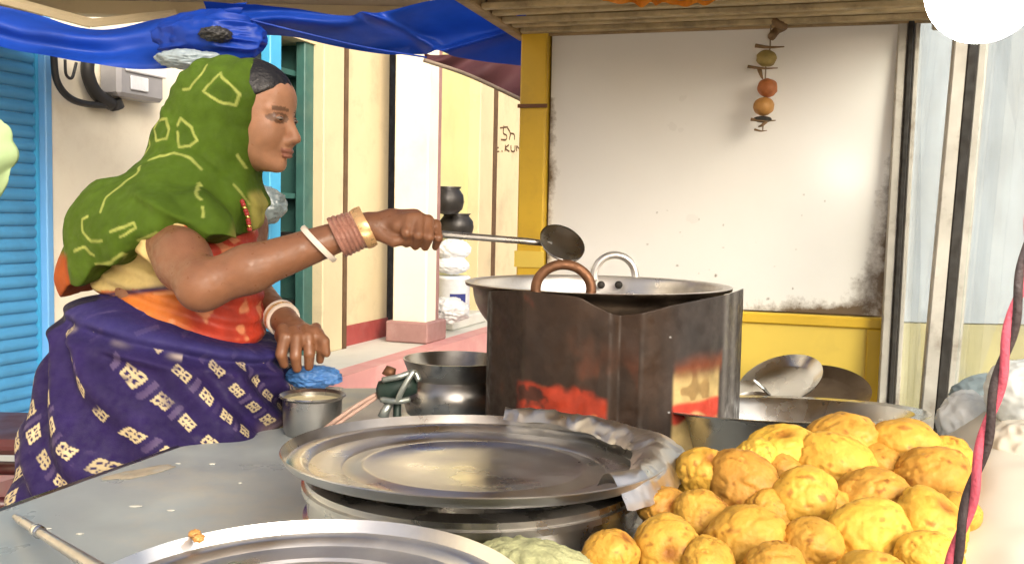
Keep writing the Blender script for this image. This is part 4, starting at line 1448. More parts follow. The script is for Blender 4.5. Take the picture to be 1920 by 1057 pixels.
for i, (px, py, s, lab) in enumerate(PK):
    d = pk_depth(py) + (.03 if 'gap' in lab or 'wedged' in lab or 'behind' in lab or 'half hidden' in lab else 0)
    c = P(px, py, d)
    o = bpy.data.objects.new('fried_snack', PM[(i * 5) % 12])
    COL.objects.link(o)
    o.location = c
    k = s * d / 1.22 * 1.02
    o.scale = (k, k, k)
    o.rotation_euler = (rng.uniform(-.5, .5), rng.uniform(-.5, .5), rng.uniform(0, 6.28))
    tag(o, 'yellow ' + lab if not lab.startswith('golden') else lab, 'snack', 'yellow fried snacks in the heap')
# lower layer that carries the heap (seen only through gaps)
cnt = 0
for j, py in enumerate((880, 925, 970, 1015, 1060)):
    for i in range(7):
        px = 1255 + i * 82 + (j % 2) * 40 - (0 if py > 930 else -60)
        if px > 1790 or (py < 930 and px < 1370):
            continue
        d = pk_depth(py) + .045
        c = P(px, py, d) - np.array([0, 0, .052])
        if c[2] < CZ + .048:
            c[2] = CZ + .048
        o = bpy.data.objects.new('fried_snack', PM[(i * 3 + j * 7) % 12])
        COL.objects.link(o)
        o.location = c
        o.scale = (.86, .86, .86)
        o.rotation_euler = (rng.uniform(-.6, .6), rng.uniform(-.6, .6), rng.uniform(0, 6.28))
        tag(o, 'yellow fried snack buried in the lower layer, glimpsed through gaps', 'snack', 'lower layer of the snack heap')
tc_ = P(1500, 960, 1.26)
v, f = lathe([(0, 0), (.27, 0), (.30, .012), (.315, .030), (.318, .030), (.303, .008), (.27, -.003), (0, -.003)], 80)
o = mk('serving_tray', (v * np.array([1.0, .86, 1]) + np.array([tc_[0], tc_[1], CZ + .005]), f), MT['steel'], smooth=True)
tag(o, 'wide steel serving tray under the heap of fried snacks', 'tray')

# maroon plastic stool left of the woman
sc_ = P(10, 800, 2.55)
sc_[2] = 0
stl = thing('plastic_stool', 'dark maroon plastic stool at the lower left edge beside the sari', 'stool', sc_)
zs = P(10, 796, 2.55)[2]
v, f = box(-.19, .19, -.17, .17, zs - .04, zs, .015)
mk('seat', (v + sc_, f), MT['stool'], stl)
for sx in (-1, 1):
    for sy in (-1, 1):
        mk('leg', tube([sc_ + np.array([sx * .16, sy * .14, zs - .03]), sc_ + np.array([sx * .205, sy * .19, 0])], [.03, .026], 8), MT['stool'], stl, smooth=True)
for zz in (.28, .55):
    for sy in (-1, 1):
        mk('rung', tube([sc_ + np.array([-.18, sy * .165, zz]), sc_ + np.array([.18, sy * .165, zz])], .02, 8), MT['stool'], stl, smooth=True)

# ------------------------------------------------------------------ the woman
class Field:
    """signed distance field on a grid; smooth unions of simple solids, meshed by surface nets"""

    def __init__(self, lo, hi, h):
        self.lo = np.array(lo, float)
        self.h = h
        self.n = np.ceil((np.array(hi) - self.lo) / h).astype(int) + 1
        self.f = np.full(self.n, .2, np.float32)

    def sub(self, lo, hi):
        a = np.clip(np.floor((np.array(lo) - self.lo) / self.h).astype(int), 0, self.n - 1)
        b = np.clip(np.ceil((np.array(hi) - self.lo) / self.h).astype(int) + 1, 1, self.n)
        sl = tuple(slice(x, y) for x, y in zip(a, b))
        ax = [self.lo[i] + self.h * np.arange(a[i], b[i]) for i in range(3)]
        g = np.stack(np.meshgrid(*ax, indexing='ij'), -1)
        return sl, g

    def blend(self, sl, d, k, op):
        o = self.f[sl]
        d = d.astype(np.float32)
        if op == 'add':
            hh = np.clip(.5 + .5 * (o - d) / k, 0, 1)
            self.f[sl] = o * (1 - hh) + d * hh - k * hh * (1 - hh)
        else:   # subtract
            d = -d
            hh = np.clip(.5 - .5 * (o - d) / k, 0, 1)
            self.f[sl] = o * (1 - hh) + d * hh + k * hh * (1 - hh)

    def ell(self, c, r, R=None, k=.01, op='add'):
        c, r = np.asarray(c, float), np.asarray(r, float)
        m = r.max() + 2.0 * k + 3 * self.h
        sl, g = self.sub(c - m, c + m)
        if g.size == 0:
            return
        q = g - c
        if R is not None:
            q = q @ R
        k0 = np.linalg.norm(q / r, axis=-1)
        k1 = np.linalg.norm(q / (r * r), axis=-1) + 1e-9
        self.blend(sl, k0 * (k0 - 1) / k1, k, op)

    def cap(self, a, b, ra, rb, k=.01, op='add', flat=None):
        a, b = np.asarray(a, float), np.asarray(b, float)
        m = max(ra, rb) + 2.0 * k + 3 * self.h
        sl, g = self.sub(np.minimum(a, b) - m, np.maximum(a, b) + m)
        if g.size == 0:
            return
        ab = b - a
        t = np.clip(((g - a) @ ab) / (ab @ ab + 1e-12), 0, 1)
        q = g - a - t[..., None] * ab
        if flat is not None:
            nrm, s = flat
            comp = q @ nrm
            q = q + (comp * (1 / s - 1))[..., None] * nrm
        self.blend(sl, np.linalg.norm(q, axis=-1) - (ra + (rb - ra) * t), k, op)

    def grid(self):
        ax = [self.lo[i] + self.h * np.arange(self.n[i]) for i in range(3)]
        return ax

    def cut(self, d):
        self.f = np.maximum(self.f, d.astype(np.float32))

    def mesh(self):
        f = self.f.copy()
        f[0] = f[-1] = .2
        f[:, 0] = f[:, -1] = .2
        f[:, :, 0] = f[:, :, -1] = .2
        ins = f < 0
        nx, ny, nz = f.shape
        cnt = np.zeros((nx - 1, ny - 1, nz - 1), np.uint8)
        for dx in (0, 1):
            for dy in (0, 1):
                for dz in (0, 1):
                    cnt += ins[dx:nx - 1 + dx, dy:ny - 1 + dy, dz:nz - 1 + dz]
        act = (cnt > 0) & (cnt < 8)
        ci = np.argwhere(act)
        idx = np.full(act.shape, -1, np.int32)
        idx[act] = np.arange(len(ci))
        pos = np.zeros((len(ci), 3))
        w = np.zeros(len(ci))
        cor = [(a, b, c) for a in (0, 1) for b in (0, 1) for c in (0, 1)]
        for A in cor:
            for ax in range(3):
                if A[ax] == 1:
                    continue
                B = list(A)
                B[ax] = 1
                fa = f[ci[:, 0] + A[0], ci[:, 1] + A[1], ci[:, 2] + A[2]]
                fb = f[ci[:, 0] + B[0], ci[:, 1] + B[1], ci[:, 2] + B[2]]
                m = (fa < 0) != (fb < 0)
                t = np.where(m, fa / (fa - fb + 1e-20), 0)
                p = np.tile(np.array(A, float), (len(ci), 1))
                p[:, ax] = t
                pos[m] += p[m]
                w[m] += 1
        v = self.lo + self.h * (ci + pos / w[:, None])
        quads = []
        for ax in range(3):
            o1, o2 = [(1, 2), (2, 0), (0, 1)][ax]
            sl0 = [slice(1, -1)] * 3
            sl0[ax] = slice(0, -1)
            sl1 = [slice(1, -1)] * 3
            sl1[ax] = slice(1, None)
            a, b = ins[tuple(sl0)], ins[tuple(sl1)]
            for flip, m in ((0, a & ~b), (1, ~a & b)):
                e = np.argwhere(m)
                off = np.array([1, 1, 1])
                off[ax] = 0
                e = e + off
                d1 = np.zeros(3, int)
                d1[o1] = 1
                d2 = np.zeros(3, int)
                d2[o2] = 1
                g = lambda x: idx[x[:, 0], x[:, 1], x[:, 2]]
                q = np.stack([g(e - d1 - d2), g(e - d2), g(e), g(e - d1)], 1)
                if flip:
                    q = q[:, ::-1]
                quads.append(q)
        q = np.vstack(quads)
        q = q[(q >= 0).all(1)]
        return v, q


def relax(v, q, n=2, lam=.5):
    e = np.vstack([q[:, [0, 1]], q[:, [1, 2]], q[:, [2, 3]], q[:, [3, 0]]])
    e = np.vstack([e, e[:, ::-1]])
    cnt = np.bincount(e[:, 0], minlength=len(v))[:, None]
    for _ in range(n):
        s = np.stack([np.bincount(e[:, 0], v[e[:, 1], k], minlength=len(v)) for k in range(3)], 1)
        v = v + lam * (s / np.maximum(cnt, 1) - v)
    return v


wm = thing('person', 'woman in a green printed veil and purple sari leaning over the pan with a skimmer', 'person', np.append(P(290, 800, 2.16)[:2], 0))

# head frame: forward, left, up
yaw, nod = math.radians(15), math.radians(5)
hf = np.array([math.cos(yaw) * math.cos(nod), -math.sin(yaw) * math.cos(nod), -math.sin(nod)])
hl = np.array([math.sin(yaw), math.cos(yaw), 0.0])
hu = np.cross(hf, hl)
HR = np.stack([hf, hl, hu], 1)
HS = 1.04
HC = P(521, 222, 2.12) - HR @ (np.array([.080, -.034, 0.0]) * HS)


def hp(x, y, z):
    return HC + HR @ (np.array([x, y, z]) * HS)


B = Field(P(120, 700, 2.0) * np.array([1, 0, 1]) + np.array([0, 1.74, -.10]), np.array([P(880, 400, 2.0)[0], 2.52, P(400, 85, 2.15)[2] + .03]), .0034)
e = lambda c, r, k=.01, op='add': B.ell(hp(*c), np.array(r) * HS, HR, k, op)
# skull and face
e((-.012, 0, .036), (.098, .074, .086), .01)
e((.030, 0, -.022), (.062, .060, .085), .03)
e((.020, 0, -.060), (.058, .054, .045), .02)
e((.046, 0, -.088), (.036, .034, .024), .02)
e((.070, 0, -.099), (.017, .019, .015), .014)          # chin
e((.058, .036, -.032), (.026, .024, .028), .02)        # cheeks
e((.058, -.036, -.032), (.026, .024, .028), .02)
e((.066, 0, .045), (.024, .045, .034), .02)            # forehead
for sy in (-1, 1):
    B.cap(hp(.079, sy * .014, .019), hp(.064, sy * .048, .017), .0085 * HS, .0075 * HS, .010)   # brow
    B.ell(hp(.096, sy * .033, .000), np.array([.016, .019, .013]) * HS, HR, .010, 'sub')         # socket
    B.ell(hp(.0745, sy * .033, .0005), np.array([.0125, .0165, .0118]) * HS, HR, .004)           # lids
    e((.095, sy * .0125, -.045), (.0105, .008, .0085), .006)                                    # nostrils
    e((-.005, sy * .064, -.010), (.020, .008, .028), .006)                                      # ears
B.cap(hp(.081, 0, .012), hp(.104, 0, -.030), .0085 * HS, .0105 * HS, .010)                       # nose
e((.1075, 0, -.039), (.0125, .0115, .0105), .006)
e((.083, 0, -.058), (.014, .020, .012), .012)                                                   # muzzle
e((.0935, 0, -.0665), (.0085, .0215, .0050), .004)                                              # upper lip
e((.0915, 0, -.0765), (.0090, .0185, .0058), .004)                                              # lower lip
B.cap(hp(.0995, -.017, -.0715), hp(.0995, .017, -.0715), .0016, .0016, .003, 'sub')
# neck and trunk
nb = P(408, 392, 2.23)
B.cap(hp(-.022, 0, -.055), nb, .056, .060, .02)
rs, ls = P(292, 418, 2.06), P(452, 424, 2.36)
chest = P(352, 480, 2.21)
TR = frame_to((0.05, 0, 1), (.72, -.69, 0))
B.ell(chest, (.115, .165, .19), TR, .03)
B.ell(P(330, 610, 2.20), (.125, .155, .17), TR, .05)
B.ell(P(320, 690, 2.18), (.15, .18, .12), TR, .05)
B.cap(rs, ls, .062, .060, .05)
# right arm (near the camera), reaching to the skimmer
el = P(378, 536, 1.87)
wr = P(690, 424, 1.915)
B.cap(rs, el, .058, .047, .03)
B.ell(el * .62 + rs * .38, (.05, .05, .06), None, .03)
mid = el * .72 + wr * .28
B.cap(el, mid, .046, .0455, .02)
B.cap(mid, wr, .0455, .0255, .02)
# right hand: back of hand, four curled fingers, thumb
kn = P(776, 412, 1.93)
pal = P(735, 419, 1.925)
hd = (kn - wr) / np.linalg.norm(kn - wr)
vdir = np.array([0, -1.0, 0])
B.cap(wr, pal, .0255, .0275, .012, flat=(vdir, 1.0))
B.cap(pal, kn, .0275, .0225, .012)
B.cap(P(745, 424, 1.90), P(778, 414, 1.905), .016, .015, .008)
PXM = 1.93 / F
fing = [((768, 409, 1.895), (762, 436, 1.885), (762, 456, 1.912)), ((786, 408, 1.90), (784, 440, 1.885), (779, 461, 1.915)),
        ((803, 413, 1.91), (804, 444, 1.895), (797, 463, 1.922)), ((818, 420, 1.925), (822, 446, 1.912), (816, 463, 1.935))]
for i, (a, b, c) in enumerate(fing):
    r = (.0112, .0112, .0106, .0092)[i]
    B.cap(P(a[0] - 22, a[1] + 4, a[2] + .012), P(*a), .0125, r * 1.08, .008)
    B.cap(P(*a), P(*b), r * 1.05, r, .003)
    B.cap(P(*b), P(*c), r, r * .85, .003)
B.cap(P(712, 438, 1.905), P(738, 452, 1.90), .0155, .012, .010)      # thumb
B.cap(P(738, 452, 1.90), P(770, 449, 1.905), .0115, .0095, .004)
# left arm and fist
le = P(470, 540, 2.36)
lw = P(532, 600, 2.18)
B.cap(ls, le, .055, .045, .03)
B.cap(le, lw, .044, .027, .02)
lk = P(565, 632, 2.12)
B.cap(lw, lk, .029, .030, .015)
B.cap(P(535, 628, 2.12), P(592, 628, 2.14), .024, .020, .012)
for i, (x0, y0, x1, y1, x2, y2, d) in enumerate(((534, 632, 527, 664, 533, 682, 2.075), (556, 634, 554, 668, 557, 690, 2.075), (578, 632, 580, 664, 579, 687, 2.085), (596, 628, 602, 655, 600, 675, 2.10))):
    r = (.0125, .0125, .012, .0105)[i]
    B.cap(P(x0 - 4, y0 - 14, d + .02), P(x0, y0, d), r * 1.15, r * 1.12, .006)
    B.cap(P(x0, y0, d), P(x1, y1, d - .004), r * 1.1, r, .003)
    B.cap(P(x1, y1, d - .004), P(x2, y2, d + .012), r, r * .85, .003)
B.cap(P(590, 622, 2.10), P(608, 640, 2.09), .014, .012, .006)
B.cap(P(608, 640, 2.09), P(612, 662, 2.09), .0115, .0095, .004)
v, q = B.mesh()
v = relax(v, q, 2, .5)
loc = (v - HC) @ HR / HS
head = np.linalg.norm(loc - np.array([.02, 0, 0]), axis=1) < .15
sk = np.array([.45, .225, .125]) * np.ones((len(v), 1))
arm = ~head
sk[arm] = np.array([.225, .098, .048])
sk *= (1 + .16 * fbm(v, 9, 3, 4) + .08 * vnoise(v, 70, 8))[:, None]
lip = head & (np.abs(loc[:, 2] + .0715) < .0105) & (np.abs(loc[:, 1]) < .024) & (loc[:, 0] > .086)
sk[lip] = sk[lip] * .45 + np.array([.26, .075, .065]) * .55
brw = head & (np.abs(loc[:, 2] - (.021 - .10 * (np.abs(loc[:, 1]) - .03) ** 2 * 30)) < .0038) & (np.abs(loc[:, 1]) > .013) & (np.abs(loc[:, 1]) < .05) & (loc[:, 0] > .05)
sk[brw] = sk[brw] * .3 + np.array([.035, .018, .011]) * .7
eyl = head & (np.abs(np.hypot((np.abs(loc[:, 1]) - .033) / .0175, (loc[:, 2] - .001) / .0095) - 1) < .28) & (loc[:, 0] > .06)
sk[eyl] *= .40
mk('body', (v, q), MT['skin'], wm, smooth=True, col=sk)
bodyo = bpy.data.objects['body']
vi, fi = ico(3)
for sy in (-1, 1):
    ey = mk('eye', (vi * np.array([.0112, .0130, .0048]) * HS @ HR.T + hp(.0795, sy * .033, .0005), fi), MT['eye'], bodyo, smooth=True)
    mk('iris', (vi * np.array([.0050, .0082, .0048]) * HS @ HR.T + hp(.0855, sy * .0325, .0002), fi), MT['iris'], ey, smooth=True)
# hair showing under the veil
H = Field(hp(0, 0, .03) - .16, hp(0, 0, .03) + .16, .0035)
H.ell(hp(-.010, 0, .037), np.array([.1025, .079, .0885]) * HS, HR, .01)
ax = H.grid()
G = np.stack(np.meshgrid(*ax, indexing='ij'), -1)
Lh = ((G - HC) @ HR) / HS
hl_line = .062 - .10 * np.clip(Lh[..., 0] - .045, -1, 1) * -1.0 - 1.1 * np.clip(Lh[..., 0] - .06, 0, 1) * -.0
# hairline: falls back from the forehead to the temple
front = Lh[..., 2] - (.070 - np.clip((.085 - Lh[..., 0]) * .62, 0, .10))
H.cut(-front * HS)
H.f += (.0010 * vnoise(Lh.reshape(-1, 3) * np.array([25, 160, 25]), 1, 5)).reshape(H.f.shape).astype(np.float32)
v, q = H.mesh()
mk('hair', (relax(v, q, 1), q), MT['hair'], wm, smooth=True)

# veil
S = Field(P(95, 600, 2.2) * np.array([1, 0, 1]) + np.array([0, 1.92, 0]), np.array([P(520, 400, 2.2)[0], 2.52, P(400, 80, 2.15)[2] + .03]), .0032)
sc = 2.2 / F
for c, r, k in (((404, 216, 2.205), (.108, .108, .130), .02), ((438, 222, 2.195), (.098, .118, .134), .03), ((430, 282, 2.195), (.080, .108, .085), .03), ((462, 186, 2.185), (.075, .108, .090), .03), ((378, 292, 2.215), (.118, .118, .105), .05), ((352, 372, 2.20), (.150, .165, .105), .05),
                ((296, 432, 2.17), (.188, .19, .130), .05), ((232, 500, 2.22), (.130, .17, .130), .05), ((440, 400, 2.16), (.045, .08, .085), .04), ((340, 430, 2.03), (.115, .085, .085), .04)):
    S.ell(P(*c), r, None, k)
ax = S.grid()
G = np.stack(np.meshgrid(*ax, indexing='ij'), -1)
gx, gy, gz = G[..., 0], G[..., 1], G[..., 2]


def below(pxa, pya, pxb, pyb, d):
    """signed distance below the line through two photo points, independent of depth"""
    a, b = P(pxa, pya, d), P(pxb, pyb, d)
    t = np.array([b[0] - a[0], b[2] - a[2]])
    t /= np.linalg.norm(t)
    return -((gz - a[2]) * t[0] - (gx - a[0]) * t[1])


# folds: soft ridges running from the head down to the shoulders and hem
gp = G.reshape(-1, 3)
rel = gp - P(400, 230, 2.2)
ang = np.arctan2(rel[:, 0] + .25 * rel[:, 2], -rel[:, 2] + .02)
rad = np.hypot(rel[:, 0], rel[:, 2])
wob = vnoise(gp, 7, 5)
fold = np.sin(ang * 13 + 2.5 * wob + gp[:, 1] * 9) * smooth01(rad, .06, .22) * .0060 + .006 * (1 - 2 * np.abs(np.sin(ang * 7 + 3 * wob + gp[:, 1] * 14))) * smooth01(rad, .14, .26) + .004 * vnoise(gp * np.array([1, 1, .5]), 18, 9) * smooth01(rad, .05, .2)
fold += -.010 * np.exp(-((rel[:, 2] + .16 + .55 * (rel[:, 0] + .10) + .02 * wob) / .014) ** 2) * smooth01(rad, .1, .16) * smooth01(rel[:, 0], -.15, -.06)
fold += -.006 * np.exp(-((rel[:, 2] + .05 + .9 * (rel[:, 0] + .02) + .015 * wob) / .012) ** 2) * smooth01(rad, .05, .1)
fold = fold * (1.0 + .6 * smooth01(rad, .14, .24)) + .0022 * np.abs(vnoise(gp * np.array([1.0, 1.0, .6]), 34, 55)) + .0012 * np.abs(vnoise(gp, 70, 57))
S.f += (fold).reshape(S.f.shape).astype(np.float32)
fpt = P(468, 215, 2.085)
face = (G - fpt) @ np.array([hf[0] * .995, hf[1], -.13])
fb = np.minimum(face, -below(300, 338, 600, 330, 2.15))
S.cut(fb)
hem = np.minimum(below(110, 548, 330, 455, 2.1), below(330, 458, 480, 438, 2.1))
hemn = hem + (.006 * np.sin(gx * 70) + .006 * vnoise(gp, 20, 3).reshape(gx.shape))
S.cut(hemn)
v, q = S.mesh()
v = relax(v, q, 2, .5)
# print: cream outlines, drawn on the cloth in its own plane
def to_px(v):
    r_ = v - CAM
    dz = r_ @ _f
    return np.stack([960 + F * (r_ @ _r) / dz, 528.5 - F * (r_ @ _u) / dz], 1)


def cloth_uv(v):
    """cloth plane coordinates: photo-like units at a fixed distance so that the print lies on the cloth"""
    return np.stack([960 + F * v[:, 0] / 2.13, 528.5 - F * (v[:, 2] - CAM[2]) / 2.13 - F * math.tan(PITCH)], 1)


uvv = cloth_uv(v)
cor = np.median(to_px(v[(v[:, 1] < 2.12)]) - uvv[v[:, 1] < 2.12], axis=0)
uvv = uvv + cor
loops = [[(362, 175), (390, 140), (432, 180), (425, 200), (405, 198), (365, 178)], [(254, 240), (262, 224), (285, 224), (293, 245), (290, 262), (268, 266), (256, 245)],
         [(312, 238), (318, 224), (340, 240), (352, 266), (340, 276), (318, 276), (313, 250)], [(318, 170), (332, 168), (352, 140), (358, 122)], [(262, 302), (310, 288), (345, 300), (365, 318)],
         [(250, 315), (252, 330), (228, 352), (212, 372), (210, 400)], [(182, 408), (168, 412), (172, 435), (195, 452), (222, 450)], [(240, 432), (285, 416), (290, 424), (260, 440)],
         [(366, 344), (385, 368), (392, 374)], [(424, 290), (434, 312)], [(420, 345), (436, 362), (444, 380)], [(240, 262), (248, 274), (236, 290)], [(445, 122), (452, 134)], [(398, 388), (402, 404)],
         [(150, 470), (175, 462), (196, 476)], [(200, 492), (236, 486), (262, 470)], [(292, 446), (330, 432), (350, 440)]]
dmin = np.full(len(v), 1e3)
uvn = uvv + 2.0 * np.stack([vnoise(v, 60, 1), vnoise(v, 60, 2)], 1)
for L_ in loops:
    for (a, b) in zip(L_[:-1], L_[1:]):
        a, b = np.array(a, float), np.array(b, float)
        ab = b - a
        t = np.clip(((uvn - a) @ ab) / (ab @ ab), 0, 1)
        dmin = np.minimum(dmin, np.linalg.norm(uvn - a - t[:, None] * ab, axis=1))
near_ = v[:, 1] < 2.20
line = .66 * (1 - smooth01(dmin, 1.3, 3.6)) * near_ * (.75 + .25 * vnoise(v, 90, 4))
col = np.array([.066, .118, .011]) * (1 + .18 * fbm(v, 9, 5))[:, None]
fill = np.zeros(len(v))
for L_ in loops[:3]:
    c = np.mean(L_, axis=0)
    fill = np.maximum(fill, (np.linalg.norm(uvv - c, axis=1) < 22) * .35 * near_)
col = col * (1 - fill[:, None]) + np.array([.045, .085, .010]) * fill[:, None]
col = col * (1 - line[:, None]) + np.array([.56, .60, .16]) * line[:, None]
# gold border by the neck and hem
bd = smooth01(uvv[:, 0], 440, 452) * smooth01(uvv[:, 1], 345, 365) * near_
col = col * (1 - .7 * bd[:, None]) + np.array([.42, .36, .10]) * .7 * bd[:, None]
ob = (1 - smooth01(uvv[:, 0], 122, 134)) * smooth01(uvv[:, 1], 470, 490)
col = col * (1 - ob[:, None]) + np.array([.35, .08, .02]) * ob[:, None]
mk('veil', (v, q), MT['scarf'], wm, smooth=True, col=np.clip(col, .004, 1))

# blouse and the gold edged fold at the waist
O = Field(P(140, 720, 2.2) * np.array([1, 0, 1]) + np.array([0, 1.95, 0]), np.array([P(540, 400, 2.2)[0], 2.50, P(400, 380, 2.2)[2]]), .0045)
O.ell(P(352, 480, 2.21), (.125, .172, .19), TR, .03)
O.ell(P(372, 570, 2.17), (.135, .15, .13), TR, .05)
O.ell(P(355, 640, 2.16), (.155, .16, .10), TR, .05)
O.ell(P(240, 535, 2.16), (.075, .07, .04), None, .03)
O.cap(rs, rs * .6 + el * .4, .066, .060, .03)
ax = O.grid()
G = np.stack(np.meshgrid(*ax, indexing='ij'), -1)
gp = G.reshape(-1, 3)
O.f += (.004 * np.sin(gp[:, 2] * 150 + gp[:, 0] * 40 + 2 * vnoise(gp, 9, 2)) + .004 * vnoise(gp, 16, 7)).reshape(O.f.shape).astype(np.float32)
v, q = O.mesh()
v = relax(v, q, 2)
u_ = to_px(v)
n = fbm(v, 16, 41)
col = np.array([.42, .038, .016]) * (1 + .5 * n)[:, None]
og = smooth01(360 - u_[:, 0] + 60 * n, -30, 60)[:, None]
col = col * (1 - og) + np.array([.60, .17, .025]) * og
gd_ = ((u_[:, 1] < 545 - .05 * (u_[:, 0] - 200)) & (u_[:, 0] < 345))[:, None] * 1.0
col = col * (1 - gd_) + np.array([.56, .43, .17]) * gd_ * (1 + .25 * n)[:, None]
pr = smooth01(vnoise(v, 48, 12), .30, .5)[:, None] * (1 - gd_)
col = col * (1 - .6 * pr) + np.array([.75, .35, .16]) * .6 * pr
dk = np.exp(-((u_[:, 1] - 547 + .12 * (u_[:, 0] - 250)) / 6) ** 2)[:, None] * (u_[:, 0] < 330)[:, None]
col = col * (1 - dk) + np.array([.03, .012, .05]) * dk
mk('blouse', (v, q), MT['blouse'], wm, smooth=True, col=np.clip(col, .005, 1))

# sari: a draped skirt lofted round hips and thighs down to the floor
lev = [((212, 542), (500, 640), 2.15, .165), ((172, 556), (516, 652), 2.15, .18), ((134, 585), (530, 676), 2.15, .20), ((124, 640), (536, 715), 2.14, .225), ((102, 720), (537, 762), 2.14, .25), ((76, 790), (534, 812), 2.13, .265),
       ((76, 850), (526, 862), 2.13, .275), ((72, 915), (520, 930), 2.13, .275)]
rings = []
for (a, b, d, ry) in lev:
    A, Bq = P(*a, d + .01), P(*b, d - .01)
    rings.append((A, Bq, ry))
A, Bq, ry = rings[-1]
for z in (.5, .25, .02):
    rings.append((np.array([A[0] + .05 * (1 - z), A[1], z]), np.array([Bq[0] - .08 * (1 - z), Bq[1], z]), .25))
NR, NT = 300, 560
tt = np.linspace(0, len(rings) - 1.0001, NR)
LA = spline([r[0] for r in rings], NR)
LB = spline([r[1] for r in rings], NR)
LR = np.interp(np.linspace(0, len(rings) - 1, NR), np.arange(len(rings)), [r[2] for r in rings])
th = np.linspace(0, 2 * np.pi, NT, endpoint=False)
cs, sn = np.cos(th), np.sin(th)
ex = .86
cs_, sn_ = np.sign(cs) * np.abs(cs) ** ex, np.sign(sn) * np.abs(sn) ** ex
cen = (LA + LB) / 2
hx = (LB - LA) / 2
V = cen[:, None, :] + hx[:, None, :] * cs_[None, :, None] + (LR[:, None] * sn_[None, :])[..., None] * np.array([0, 1.0, 0])
# garment coordinates
frac = np.linspace(0, 1, NR)
down = np.concatenate([[0], np.cumsum(np.linalg.norm(np.diff(LA * .5 + LB * .5, axis=0), axis=1))])
arc = (th + math.pi / 2)
arc = np.where(arc > math.pi, arc - 2 * math.pi, arc)
gu = (arc[None, :] * .285) * np.ones((NR, 1))
gv_ = down[:, None] * np.ones((1, NT))
Vf = V.reshape(-1, 3)
nrm = np.stack([np.tile(cs_, NR), np.tile(sn_, NR), np.zeros(NR * NT)], 1)
nrm /= np.linalg.norm(nrm, axis=1)[:, None] + 1e-9
U_, W_ = gu.ravel(), gv_.ravel()
wob = vnoise(Vf, 5, 71)
wob2 = vnoise(Vf, 11, 72)
diag = W_ * .80 - U_ * .60
disp = .013 * np.sin(diag * 62 + 3.0 * wob) * smooth01(W_, .02, .10) + .008 * vnoise(np.stack([U_ * 6, W_ * 2.5, 0 * U_], 1), 3, 75) + .004 * wob2
disp += .012 * np.sin(U_ * 38 + 2 * wob) * smooth01(W_, .25, .5)
disp += .014 * np.exp(-((W_ - .030) / .018) ** 2) + .010 * np.exp(-((W_ - .075) / .012) ** 2) - .008 * np.exp(-((W_ - .054) / .010) ** 2)
disp -= .03 * np.exp(-(W_ / .012) ** 2)
Vf = Vf + nrm * disp[:, None]
# woven pattern
wu = U_ + .010 * vnoise(Vf, 9, 91) + .035 * vnoise(Vf, 3.4, 93)
wv = W_ + .010 * vnoise(Vf, 9, 92) + .045 * vnoise(Vf, 3.1, 94)
ca, sa = math.cos(math.radians(34)), math.sin(math.radians(34))
pa = wu * ca + wv * sa            # along the bands (down to the right)
pb_ = -wu * sa + wv * ca          # across the bands
BS, AS = .068, .074
row = np.floor(pb_ / BS)
fb_ = (pb_ / BS - row - .5) * BS
pa2 = pa + (row % 2) * AS * .5 + .021 * row
ai = np.floor(pa2 / AS)
fa_ = (pa2 / AS - ai - .5) * AS
N1 = fbm(Vf, 14, 95)
col = np.array([.014, .0066, .055]) * (1 + .5 * N1)[:, None]
hi_ = smooth01(fbm(Vf, 3.2, 97), .0, .5)[:, None]
col = col * (1 - .35 * hi_) + np.array([.022, .008, .075]) * .35 * hi_
band = (np.abs(fb_) < .016) * (np.abs(fa_) > .030) * smooth01(vnoise(Vf, 26, 96), -.3, .5)
col = col * (1 - .55 * band[:, None]) + np.array([.12, .085, .17]) * .55 * band[:, None]
fa_ = fa_ * 1.38
fb_ = fb_ * 1.42
inside = (np.abs(fa_) < .026) & (np.abs(fb_) < .0155)
hole = np.zeros(len(U_), bool)
for a0 in (-.013, .013):
    for b0_ in (-.0065, .0065):
        hole |= (np.abs(fa_ - a0) < .0052) & (np.abs(fb_ - b0_) < .0034)
hole |= (np.abs(fa_) < .0022) & (np.abs(fb_) > .004)
vary = vnoise(np.stack([row, ai, 0 * row], 1), 3.3, 4)
m = (inside & ~hole) * (W_ > .05) * smooth01(vnoise(Vf, 40, 98), -.95, -.4) * (vary > -.75)
cr = np.array([.46, .38, .22]) * (1 + .25 * vary)[:, None]
col = col * (1 - m[:, None]) + cr * m[:, None]
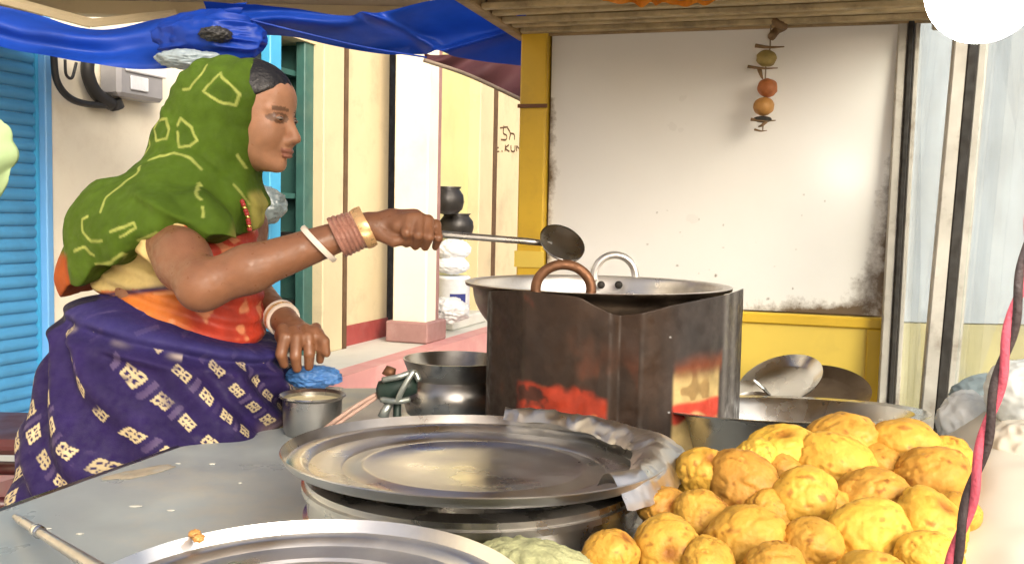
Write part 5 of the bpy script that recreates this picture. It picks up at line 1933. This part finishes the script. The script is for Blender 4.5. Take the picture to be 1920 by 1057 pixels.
# rolled top edge, lighter blue weave, cream edging line, gold foot of the front pleat
top = np.exp(-((W_ - .03) / .03) ** 2)[:, None]
col = col * (1 - .6 * top) + np.array([.034, .030, .15]) * .6 * top
ed_ = (np.exp(-((W_ - .058) / .005) ** 2) * smooth01(vnoise(np.stack([U_ * 14, 0 * U_, 0 * U_], 1), 1, 9), -.2, .2) * (U_ < .08))[:, None]
col = col * (1 - .8 * ed_) + np.array([.50, .42, .36]) * .8 * ed_
gf = (smooth01(U_, .30, .40) * smooth01(W_, .16, .24) * smooth01(vnoise(Vf, 22, 66), -.2, .4))[:, None]
col = col * (1 - .55 * gf) + np.array([.24, .17, .10]) * .55 * gf
bk_ = ((U_ < -.27) & (U_ > -.42) & (W_ > .01) & (W_ < .10 + .03 * wob))[:, None] * 1.0
col = col * (1 - .85 * bk_) + np.array([.008, .007, .018]) * .85 * bk_
mk('sari', (Vf, gridfaces(NT, NR, True)), MT['sari'], wm, smooth=True, col=np.clip(col, .003, 1))

# bangles
def bangle(name, c, axis, r, w, m, tilt=(0, 0, 0), seg=48):
    R = frame_to(np.asarray(axis, float) + np.asarray(tilt))
    pr = [(r - .0035, -w), (r + .002, -w), (r + .004, 0), (r + .002, w), (r - .0035, w), (r - .0035, -w)]
    v, f = lathe(pr, seg)
    return mk(name, (v @ R.T + np.asarray(c), f), m, wm, smooth=True, sharp=40)


fa = (wr - el) / np.linalg.norm(wr - el)


def on_arm(px):
    t = (px - 378) / (690 - 378)
    return el + (wr - el) * t


def arm_r(px):
    t = (px - 378) / (690 - 378)
    return .0455 + (.0255 - .0455) * max(0, (t - .28) / .72)


bangle('bangle', on_arm(596), fa, arm_r(596) + .010, .0055, MT['bangle_w'], (0.0, 0.0, .55))
for k, px in enumerate((632, 640, 648, 656, 664, 672)):
    bangle('bangle', on_arm(px), fa, arm_r(px) + .009 + .001 * (k % 2), .0042, MT['bangle_p'], (0, 0, .10))
bangle('bangle', on_arm(682), fa, arm_r(683) + .014, .0105, MT['bangle_g'], (0, 0, .12))
la = (lw - le) / np.linalg.norm(lw - le)
for k in range(3):
    bangle('bangle', lw - la * (.004 + .011 * k), la, .036, .004, MT['bangle_g' if k == 1 else 'bangle_w'])
# bead necklace at the throat
nk = spline([P(446, 352, 2.13), P(455, 380, 2.10), P(464, 405, 2.095), P(468, 430, 2.10)], 14)
for i, c in enumerate(nk):
    mk('bead', (vi * .0055 + c, fi), MT['kumkum' if i % 3 else 'gold'], wm, smooth=True)
